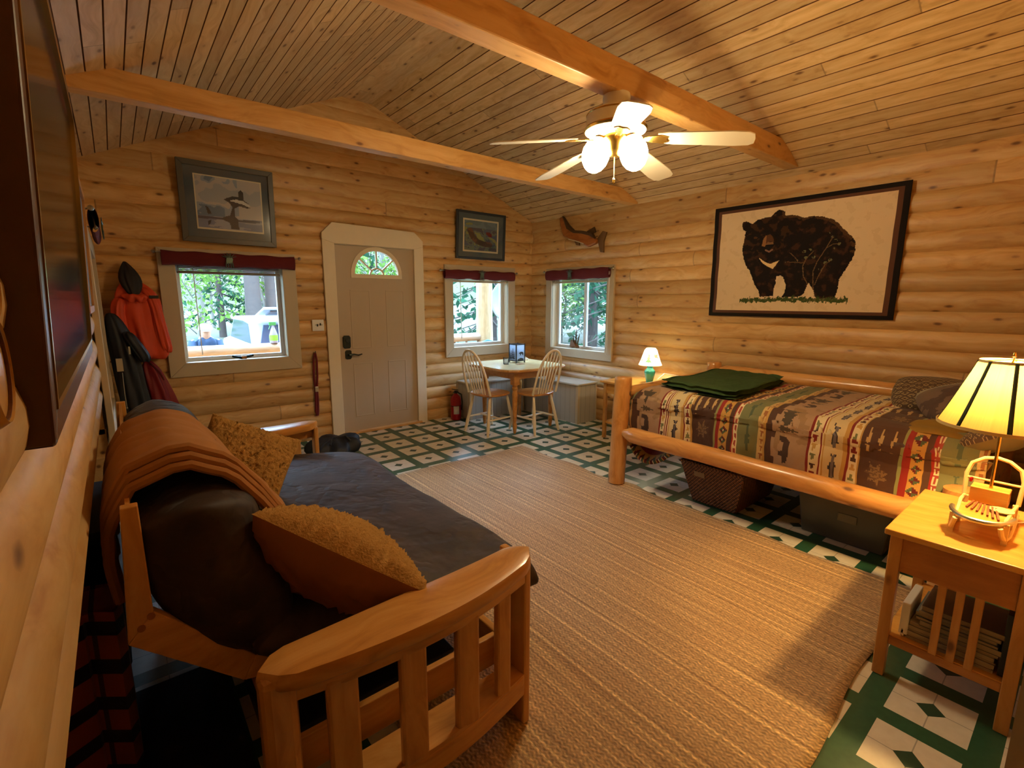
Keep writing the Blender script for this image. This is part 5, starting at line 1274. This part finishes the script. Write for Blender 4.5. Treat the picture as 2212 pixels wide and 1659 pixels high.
for k in range(5):
    a = math.radians(11+72*k); c, s = math.cos(a), math.sin(a)
    def bp(r, w, dz): # radial, across, height: blades droop outward and are pitched
        z = 2.352-(r-.16)*.115+w*math.tan(math.radians(-11)); return (FX+c*r-s*w, FY+s*r+c*w, z+dz)
    out = [(.235, -.045), (.30, -.060), (.60, -.072), (.675, -.064), (.70, -.045), (.705, .0), (.70, .045), (.675, .064), (.60, .072), (.30, .060), (.235, .045)]
    bl = MB().prism(out, lambda u, v, d: bp(u, v, d), -.003, .003).build('blade', plain('blade_white', '#e8dcc2', .4), fn_, bevel=.001)
    iro = [(.10, -.014), (.16, -.012), (.19, -.03), (.25, -.042), (.285, -.022), (.275, 0), (.285, .022), (.25, .042), (.19, .03), (.16, .012), (.10, .014)]
    MB().prism(iro, lambda u, v, d: bp(u, v, d), -.009, -.0035).build('blade_iron', M_brass, bl, bevel=.001)
M_shade = emit('lit_frosted_shade', '#ffe6b4', 84)
for k, adeg in enumerate((132.0, -54.0)):
    a = math.radians(adeg); c, s = math.cos(a), math.sin(a)
    la = MB().tube([(FX+.03*c, FY+.03*s, 2.355), (FX+.06*c, FY+.06*s, 2.372), (FX+.085*c, FY+.085*s, 2.378)], .010, 8).lathe([(.028, 0), (.030, .012), (.012, .02)], (FX+.088*c, FY+.088*s, 2.365), 12).build('lamp_arm', M_brass, fn_, smooth=True)
    mb = MB(); L = []
    pr = [(.030, 0), (.055, -.02), (.073, -.060), (.077, -.095), (.068, -.132), (.050, -.160), (.026, -.178), (.004, -.184)]
    ax = Vector((c*.18, s*.18, -1)).normalized(); o0 = Vector((FX+.088*c, FY+.088*s, 2.372)); r1 = ax.orthogonal().normalized(); r2 = ax.cross(r1)
    vs = [o0-ax*h*1.0+(r1*math.cos(2*PI*j/20)+r2*math.sin(2*PI*j/20))*r for r, h in pr for j in range(20)]
    mb.add(vs, [(i*20+j, i*20+(j+1) % 20, (i+1)*20+(j+1) % 20, (i+1)*20+j) for i in range(7) for j in range(20)]); mb.build('glass_shade', M_shade, la, smooth=True, auto=180)
MB().tube([(FX+.0, FY, 2.275), (FX+.0, FY-.0, 2.165)], .0022, 6).lathe([(0, 0), (.007, .006), (.008, .022), (.003, .034), (0, .035)], (FX, FY, 2.13), 10).build('pull_chain', M_brass, fn_)

# ------------------------------------------------------------------ outside
M_grass = plain('forest_floor', '#282e1c', .95, .8, .4, .35)
M_drive = plain('gravel_drive', '#5c5c58', .95, 30, .3, .12)
M_bark = plain('bark', '#3a322e', .9, 14, .6, .25)
M_birch = plain('pale_bark', '#66625a', .85, 14, .4, .2)
def leafmat(name, c1, c2):
    m = NT(name); x, y, z, v = m.xyz(); n = m.noise(v, 2.5, 3); c = m.mix(n, lin(c1), lin(c2))
    d = m.n('BsdfDiffuse', i_Color=c); t_ = m.n('BsdfTranslucent', i_Color=c); mx = m.n('MixShader', i_0=.35, i_1=d.outputs[0], i_2=t_.outputs[0]); m.t.links.new(mx.outputs[0], m.out.inputs[0]); return m.m
M_leaf = [leafmat('alder_leaves', '#2c4a20', '#4a6a30'), leafmat('spruce_needles', '#1c3828', '#305440'), leafmat('light_leaves', '#3c5c28', '#64803a')]
GZ = -.62
def terr(u, v):
    x = -22+70*u; y = -30+75*v; r = math.hypot(x-2, y-2); return (x, y, GZ+.02*math.sin(x)+(max(0, r-16)*.05))
gm = [(-22, -30)]
o = MB().grid(terr, 60, 60).build('ground_outside', M_grass, smooth=True); o['kind'] = 'structure'; o.location.z = 0
# keep the ground out from under the cabin interior by sinking it (cabin stands on a crawl space)
o = MB().grid(lambda u, v: (-4+26*u, 8.6+10*v+2.0*math.sin(u*5)*(v > .5), GZ+.045), 40, 12).build('gravel_drive', M_drive, smooth=True); o['kind'] = 'structure'
pd = MB().box(-1.5, 7.0, D+.17, 6.75, -.10, -.03).build('porch_deck', M_trimwood); pd['kind'] = 'structure'
M_rail = wood('railing_log', '#8c7a66', '#806c58', '#6c5a46', 'x', knots=.3)
t = thing('porch_railing', 'peeled log porch railing seen through the door wall windows', 'railing', (2.5, 6.6, 0))
MB().tube([(-1.2, 6.6, .895), (1.6, 6.6, .885), (4.7, 6.6, .895)], .068, 14).build('top_log', M_rail, t, smooth=True)
MB().tube([(-1.2, 6.6, .15), (4.7, 6.6, .15)], .05, 12).build('bottom_log', M_bedlog_x, t, smooth=True)
for k in range(26): MB().tube([(-1.1+.23*k, 6.6, .15), (-1.1+.23*k, 6.6, .85)], .018, 8).build('baluster', M_birch, t, smooth=True)
t = MB().tube([(4.80, 6.6, -.08), (4.78, 6.6, 1.4), (4.80, 6.6, 3.0)], [.15, .135, .13], 18).build('porch_post', wood('porch_log', '#8c7c60', '#827052', '#6e5c40', 'z', knots=.5), smooth=True); tag(t, 'thick pale peeled log porch post outside the second window', 'post')
t = thing('satellite_dish', 'pale round dish mounted beside the porch post outside the second window', 'dish', (5.55, 7.0, 1.48))
MB().lathe([(0, .05), (.15, .04), (.28, .01), (.36, -.04)], (5.55, 7.0, 1.48), 28, axis='y', cap=False).build('reflector', plain('dish_grey', '#6c767c', .6), t, smooth=True, solid=.01)
MB().tube([(5.55, 7.06, 1.48), (5.55, 7.2, 1.2), (5.55, 7.2, -.6)], .025, 8).build('mast', M_steel, t)
t = thing('porch_chair', 'blue green plastic porch chair back just above the second window sill', 'chair', (4.6, 6.3, -.03))
mb = MB().prism([(4.45, .35), (4.89, .35), (4.90, .72), (4.84, .82), (4.68, .86), (4.52, .82), (4.44, .72)], lambda u, v, d: (u, 6.36+d, v), 0, .02)
mb.build('chair_back', plain('teal_plastic', '#2c5c64', .5), t, bevel=.004)
MB().box(4.44, 4.90, 5.95, 6.37, .32, .35).build('chair_seat', plain('teal_plastic2', '#4c8c94', .5), t)
for x in (4.45, 4.86):
    for y in (5.97, 6.32): MB().box(x, x+.03, y, y+.03, -.03, .33).build('leg', M_white, t)
t = thing('spray_bottle', 'clear spray bottle with a green trigger standing on the porch railing', 'bottle', (1.51, 6.58, .95))
MB().lathe([(0, 0), (.045, 0), (.05, .02), (.048, .10), (.03, .16), (.016, .20), (.016, .215), (0, .215)], (1.515, 6.58, .953), 18).build('bottle_body', plain('bottle_lilac', '#6c7088', .3), t, smooth=True)
MB().box(1.47, 1.55, 6.565, 6.595, 1.17, 1.215).beam((1.49, 6.58, 1.18), (1.465, 6.58, 1.12), .012, .01).build('trigger', plain('trigger_green', '#24703a', .4), t, bevel=.006)
MB().lathe([(.0505, .03), (.0505, .10)], (1.515, 6.58, .953), 18, cap=False).build('label', plain('label_green', '#5c8c28', .5), t, smooth=True)

# person stooping beyond the railing
def person(px, py, gz):
    t = thing('person', 'person in a white cap and blue jacket stooping outside the largest window', 'person', (px, py, gz))
    J = dict(pelvis=(0, .12, .92), waist=(0, .08, 1.05), chest=(0, -.08, 1.30), neck=(0, -.16, 1.42), head=(0, -.22, 1.52), top=(0, -.24, 1.60),
             ls=(-.17, -.10, 1.33), le=(-.25, -.16, 1.08), lh=(-.16, -.30, .92), lf=(-.13, -.38, .86), rs=(.17, -.10, 1.33), re=(.25, -.16, 1.08), rh=(.16, -.30, .92), rf=(.13, -.38, .86),
             lk=(-.11, -.02, .52), la=(-.12, .06, .09), lt=(-.13, -.12, .04), rk=(.11, -.02, .52), ra=(.12, .06, .09), rt=(.13, -.12, .04), lhip=(-.10, .10, .88), rhip=(.10, .10, .88))
    R = dict(pelvis=.15, waist=.14, chest=.165, neck=.06, head=.095, top=.08, ls=.075, le=.055, lh=.04, lf=.03, rs=.075, re=.055, rh=.04, rf=.03, lk=.065, la=.05, lt=.04, rk=.065, ra=.05, rt=.04, lhip=.10, rhip=.10)
    E_ = [('pelvis', 'waist'), ('waist', 'chest'), ('chest', 'neck'), ('neck', 'head'), ('head', 'top'), ('chest', 'ls'), ('ls', 'le'), ('le', 'lh'), ('lh', 'lf'), ('chest', 'rs'), ('rs', 're'), ('re', 'rh'), ('rh', 'rf'), ('pelvis', 'lhip'), ('lhip', 'lk'), ('lk', 'la'), ('la', 'lt'), ('pelvis', 'rhip'), ('rhip', 'rk'), ('rk', 'ra'), ('ra', 'rt')]
    ks = list(J); me = bpy.data.meshes.new('body'); me.from_pydata([J[k] for k in ks], [(ks.index(a), ks.index(b)) for a, b in E_], [])
    o = bpy.data.objects.new('body', me); COL.objects.link(o); o.parent = t; ORG[o.name] = ORG[t.name]
    sk = o.modifiers.new('skin', 'SKIN'); 
    for i, k in enumerate(ks): me.skin_vertices[0].data[i].radius = (R[k], R[k]); me.skin_vertices[0].data[i].use_root = (k == 'pelvis')
    o.modifiers.new('sub', 'SUBSURF').render_levels = 2
    me.materials.append(plain('skin_tone', '#b88a70', .6))
    def P(x, y, z): return (px+x, py+y, gz+z)
    garment('blue_jacket', [(P(0, .10, .88), .19, .15), (P(0, .07, 1.05), .19, .17), (P(0, -.04, 1.24), .22, .18), (P(0, -.11, 1.36), .22, .15), (P(0, -.15, 1.43), .11, .10)], plain('blue_jacket', '#182f4a', .8), t, n=20, seed=50)
    for s in (-1, 1):
        MB().tube([P(s*.17, -.10, 1.35), P(s*.25, -.16, 1.08), P(s*.17, -.29, .94)], [.085, .068, .05], 10).build('sleeve', bpy.data.materials['blue_jacket'], t, smooth=True)
        MB().tube([P(s*.10, .10, .92), P(s*.11, -.02, .52), P(s*.12, .06, .08)], [.115, .08, .07], 10).build('trouser_leg', M_navy, t, smooth=True)
        MB().tube([P(s*.12, .08, .05), P(s*.13, -.14, .04)], [.05, .045], 10).build('shoe', M_black, t, smooth=True)
    MB().lathe([(.105, 0), (.108, .03), (.09, .08), (.05, .105), (0, .11)], P(0, -.23, 1.555), 18).prism([(-.075, -.30), (-.05, -.38), (0, -.40), (.05, -.38), (.075, -.30)], lambda u, v, d: P(u, v-.01, 1.555-.02+d), 0, .012).build('cap', plain('white_cap', '#8c8c88', .7), t, smooth=True)
    return t
person(1.17, 9.9, GZ+.045)
# car with raised tailgate
cr = thing('car', 'white estate car with its tailgate raised on the gravel drive', 'car', (3.4, 12.4, GZ))
M_car = plain('car_white', '#8c94a0', .3, Coat_Weight=.6); M_cglass = plain('car_glass', '#1c2c3c', .1); M_tyre = plain('tyre', '#141414', .8)
z = GZ+.05
side = [(-.0, .35), (0.05, .85), (.12, 1.0), (.30, 1.58), (.6, 1.66), (2.2, 1.66), (3.0, 1.12), (4.1, .98), (4.35, .75), (4.35, .35)]
MB().prism(side, lambda u, v, d: (2.36+d, 12.0+u, z+v), 0, 1.75).build('car_body', M_car, cr, bevel=.06)
MB().prism([(.36, 1.06), (.48, 1.52), (1.0, 1.57), (2.15, 1.57), (2.85, 1.10)], lambda u, v, d: (2.36+d, 12.0+u, z+v), -.01, 1.76).build('side_window', M_cglass, cr, bevel=.01)
MB().prism([(2.44, .50), (4.03, .50), (4.00, 1.0), (3.9, 1.5), (2.57, 1.5), (2.47, 1.0)], lambda u, v, d: (u, 12.02+d, z+v), -.03, .02).build('boot_opening', plain('boot_dark', '#16243a', .7), cr)
MB().beam((3.23, 12.28, z+1.68), (3.23, 11.35, z+1.88), 1.55, .06).build('tailgate', M_car, cr, bevel=.02)
MB().beam((3.23, 11.9, z+1.73), (3.23, 11.45, z+1.82), 1.25, .04).build('tailgate_glass', M_cglass, cr)
MB().box(2.40, 4.07, 11.86, 12.05, z+.33, z+.58).build('bumper', M_car, cr, bevel=.04)
for x in (2.40, 3.90): MB().box(x, x+.14, 11.96, 12.05, z+.75, z+1.05).build('tail_lamp', M_red, cr, bevel=.02)
for x in (2.36, 3.93):
    for y in (12.75, 15.55): MB().lathe([(0, 0), (.20, 0), (.33, .02), (.33, .18), (.2, .2), (0, .2)], (x, y, z+.30), 24, axis='x').build('wheel', M_tyre, cr, smooth=True)
for i, (dx, dz, c_) in enumerate(((0.2, .56, '#8c9cb4'), (.75, .56, '#e0e0e0'), (.45, .86, '#3c5474'))):
    pass

# forest
def tree_proto(kind, seed):
    random.seed(seed); root = thing('tree', '', 'tree', (0, 0, 0))
    H = (9, 13, 5)[kind]; r = (.11, .20, .06)[kind]
    mb = MB(); pts = [(random.uniform(-.12, .12)*k*(kind != 1), random.uniform(-.12, .12)*k*(kind != 1), H*k/6) for k in range(7)]
    mb.tube(pts, [r*(1-.12*k) for k in range(7)], 9)
    lv = MB()
    def leaf(p, s):
        n = Vector((random.uniform(-1, 1), random.uniform(-1, 1), random.uniform(.1, 1))).normalized(); a = n.orthogonal().normalized(); b = n.cross(a)
        th = random.uniform(0, PI); a, b = a*math.cos(th)+b*math.sin(th), b*math.cos(th)-a*math.sin(th); p = Vector(p)
        lv.add([p-a*s, p-b*s*.5, p+a*s, p+b*s*.5], [(0, 1, 2, 3)])
    if kind == 1:      # spruce: whorls of drooping boughs
        for k in range(26):
            h = 1.2+(H-1.4)*k/26; R_ = (1-h/H)*2.4+.15
            for j in range(7):
                a = random.uniform(0, 2*PI); mb.tube([(0, 0, h), (R_*math.cos(a), R_*math.sin(a), h-.3*R_)], [.03, .008], 4)
                for q in range(9):
                    f = random.uniform(.2, 1); leaf((R_*f*math.cos(a)+random.uniform(-.15, .15), R_*f*math.sin(a)+random.uniform(-.15, .15), h-.3*R_*f+random.uniform(-.12, .05)), random.uniform(.10, .22))
    else:
        for j in range(16 if kind == 0 else 11):
            a = random.uniform(0, 2*PI); h = H*random.uniform(.12, .9); L = H*random.uniform(.18, .34); el = random.uniform(.1, .9)
            e = Vector((L*math.cos(a)*math.cos(el), L*math.sin(a)*math.cos(el), L*math.sin(el))); b = Vector((0, 0, h)); mid = b+e*.5+Vector((0, 0, .15*L))
            mb.tube([b, mid, b+e], [r*.35, r*.22, r*.06], 5)
            for s_ in range(3): q = b.lerp(b+e, .3+.25*s_); mb.tube([q, q+Vector((random.uniform(-.5, .5), random.uniform(-.5, .5), random.uniform(0, .6)))*L*.5], [r*.12, r*.03], 4)
            for q in range(70 if kind == 0 else 60):
                f = random.uniform(.25, 1.1); c_ = b+e*f; leaf((c_.x+random.gauss(0, .35), c_.y+random.gauss(0, .35), c_.z+random.gauss(0, .3)), random.uniform(.05, .12))
    mb.build('trunk', M_bark if kind == 1 else M_birch, root, smooth=True); lv.build('foliage', M_leaf[kind], root, fix=False)
    return root
protos = [tree_proto(0, 1), tree_proto(0, 2), tree_proto(1, 3), tree_proto(2, 4), tree_proto(1, 6)]
used = set(); random.seed(11)
names = ['leafy alder of the woods behind the cabin seen through the windows', 'leafy alder of the woods behind the cabin seen through the windows', 'dark spruce of the woods behind the cabin seen through the windows', 'young bush at the edge of the woods seen through the windows', 'dark spruce of the woods behind the cabin seen through the windows']
grp = ['alders of the woods outside', 'alders of the woods outside', 'spruces of the woods outside', 'bushes at the edge of the woods', 'spruces of the woods outside']
spots = []
for k in range(34): spots.append((random.uniform(2.0, 12)+.0, 20.5+random.uniform(0, 11), random.choice((0, 1, 0, 4, 2))))      # beyond window 1 and the door
for k in range(8): spots.append((2.2+1.0*k+random.uniform(-.3, .3), 19.6+random.uniform(-.5, .8), 3))
for k in range(30): spots.append((9.5+.36*k+random.uniform(-.4, .4), 19-0.28*k+random.uniform(-2.5, 5), random.choice((2, 4, 0, 3))))
for k in range(26): spots.append((11+random.uniform(0, 9), 7+.5*k*1.0+random.uniform(-1, 1), random.choice((2, 4, 0, 1, 3))))
kept = []
for x, y, k in spots:
    if any(math.hypot(x-a, y-b) < (1.1 if k == 3 else 2.3) for a, b in kept): continue
    kept.append((x, y)); r = math.hypot(x-2, y-2)
    p = protos[k]
    if k not in used: o = p; used.add(k)
    else: o = copy_tree(p)
    o.location = (x, y, GZ+max(0, r-16)*.05-.05); o.rotation_euler = (0, 0, random.uniform(0, 6.28)); s = random.uniform(.8, 1.2); o.scale = (s, s, s)
    o['label'] = names[k]; o['group'] = grp[k]
for i, (x, y, lb) in enumerate(((3.70, 18.6, 'left one of two thick dark trunks beyond the car'), (4.42, 19.0, 'right one of two thick dark trunks beyond the car'))):
    t = thing('tree', lb, 'tree', (x, y, GZ)); MB().tube([(x, y, GZ-.1), (x+.03, y, 2), (x-.05, y, 11)], [.30, .24, .18], 14).build('trunk', M_bark, t, smooth=True)

# ------------------------------------------------------------------ light, camera
wd = bpy.data.worlds.new('World'); S.world = wd; wd.use_nodes = True; nt = wd.node_tree; nt.nodes.clear()
tc = nt.nodes.new('ShaderNodeTexCoord'); sp = nt.nodes.new('ShaderNodeSeparateXYZ'); rp = nt.nodes.new('ShaderNodeValToRGB'); bg = nt.nodes.new('ShaderNodeBackground'); ou = nt.nodes.new('ShaderNodeOutputWorld')
nt.links.new(tc.outputs['Generated'], sp.inputs[0]); nt.links.new(sp.outputs[2], rp.inputs[0]); nt.links.new(rp.outputs[0], bg.inputs[0]); nt.links.new(bg.outputs[0], ou.inputs[0])
cr_ = rp.color_ramp
for _ in range(2): cr_.elements.new(.5)
for e_, (p_, c_) in zip(cr_.elements, ((0, (.02, .035, .03, 1)), (.20, (.035, .06, .052, 1)), (.42, (.44, .68, .98, 1)), (1, (.52, .75, 1, 1)))): e_.position = p_; e_.color = c_
bg.inputs[1].default_value = 24.0
def portal(loc, rot, sx, sy):
    l = bpy.data.lights.new('window_portal', 'AREA'); l.shape = 'RECTANGLE'; l.size = sx; l.size_y = sy; l.energy = 1
    try: l.cycles.is_portal = True
    except Exception: return
    o = bpy.data.objects.new('window_portal', l); COL.objects.link(o); o.location = loc; o.rotation_euler = rot
cen = lambda h: ((h[0]+h[1])/2, (h[2]+h[3])/2, h[1]-h[0], h[3]-h[2])
for h in (WIN1, WIN2): c = cen(h); portal((c[0], D+.14, c[1]), (-PI/2, 0, 0), c[2], c[3])
c = cen(WIN3); portal((W+.14, c[0], c[1]), (0, PI/2, 0), c[3], c[2])
c = cen(WIN4); portal((XL-.16, c[0], c[1]), (0, -PI/2, 0), c[3], c[2])
portal((2.31, D+.10, 1.9), (-PI/2, 0, 0), .52, .28)

F, YAW, PITCH_, ROLL, H = 1043.1, .6843, -.1702, .0032, 1.4793
cam = bpy.data.cameras.new('camera'); co = bpy.data.objects.new('camera', cam); COL.objects.link(co); S.camera = co
cam.sensor_fit = 'HORIZONTAL'; cam.sensor_width = 36; cam.lens = F/2212*36; cam.clip_start = .02; cam.clip_end = 300
fw = Vector((math.sin(YAW)*math.cos(PITCH_), math.cos(YAW)*math.cos(PITCH_), math.sin(PITCH_))); r = Vector((math.cos(YAW), -math.sin(YAW), 0)); u = r.cross(fw)
r2 = r*math.cos(ROLL)+u*math.sin(ROLL); u2 = u*math.cos(ROLL)-r*math.sin(ROLL)
co.matrix_world = Matrix(((r2.x, u2.x, -fw.x, 0), (r2.y, u2.y, -fw.y, 0), (r2.z, u2.z, -fw.z, H), (0, 0, 0, 1)))
S.view_settings.view_transform = 'Standard'; S.view_settings.look = 'None'; S.view_settings.gamma = 1; S.view_settings.use_curve_mapping = False
S.view_settings.exposure = 0.66
S.cycles.max_bounces = 10; S.cycles.transparent_max_bounces = 16; S.cycles.use_denoising = True; S.cycles.sample_clamp_indirect = 6
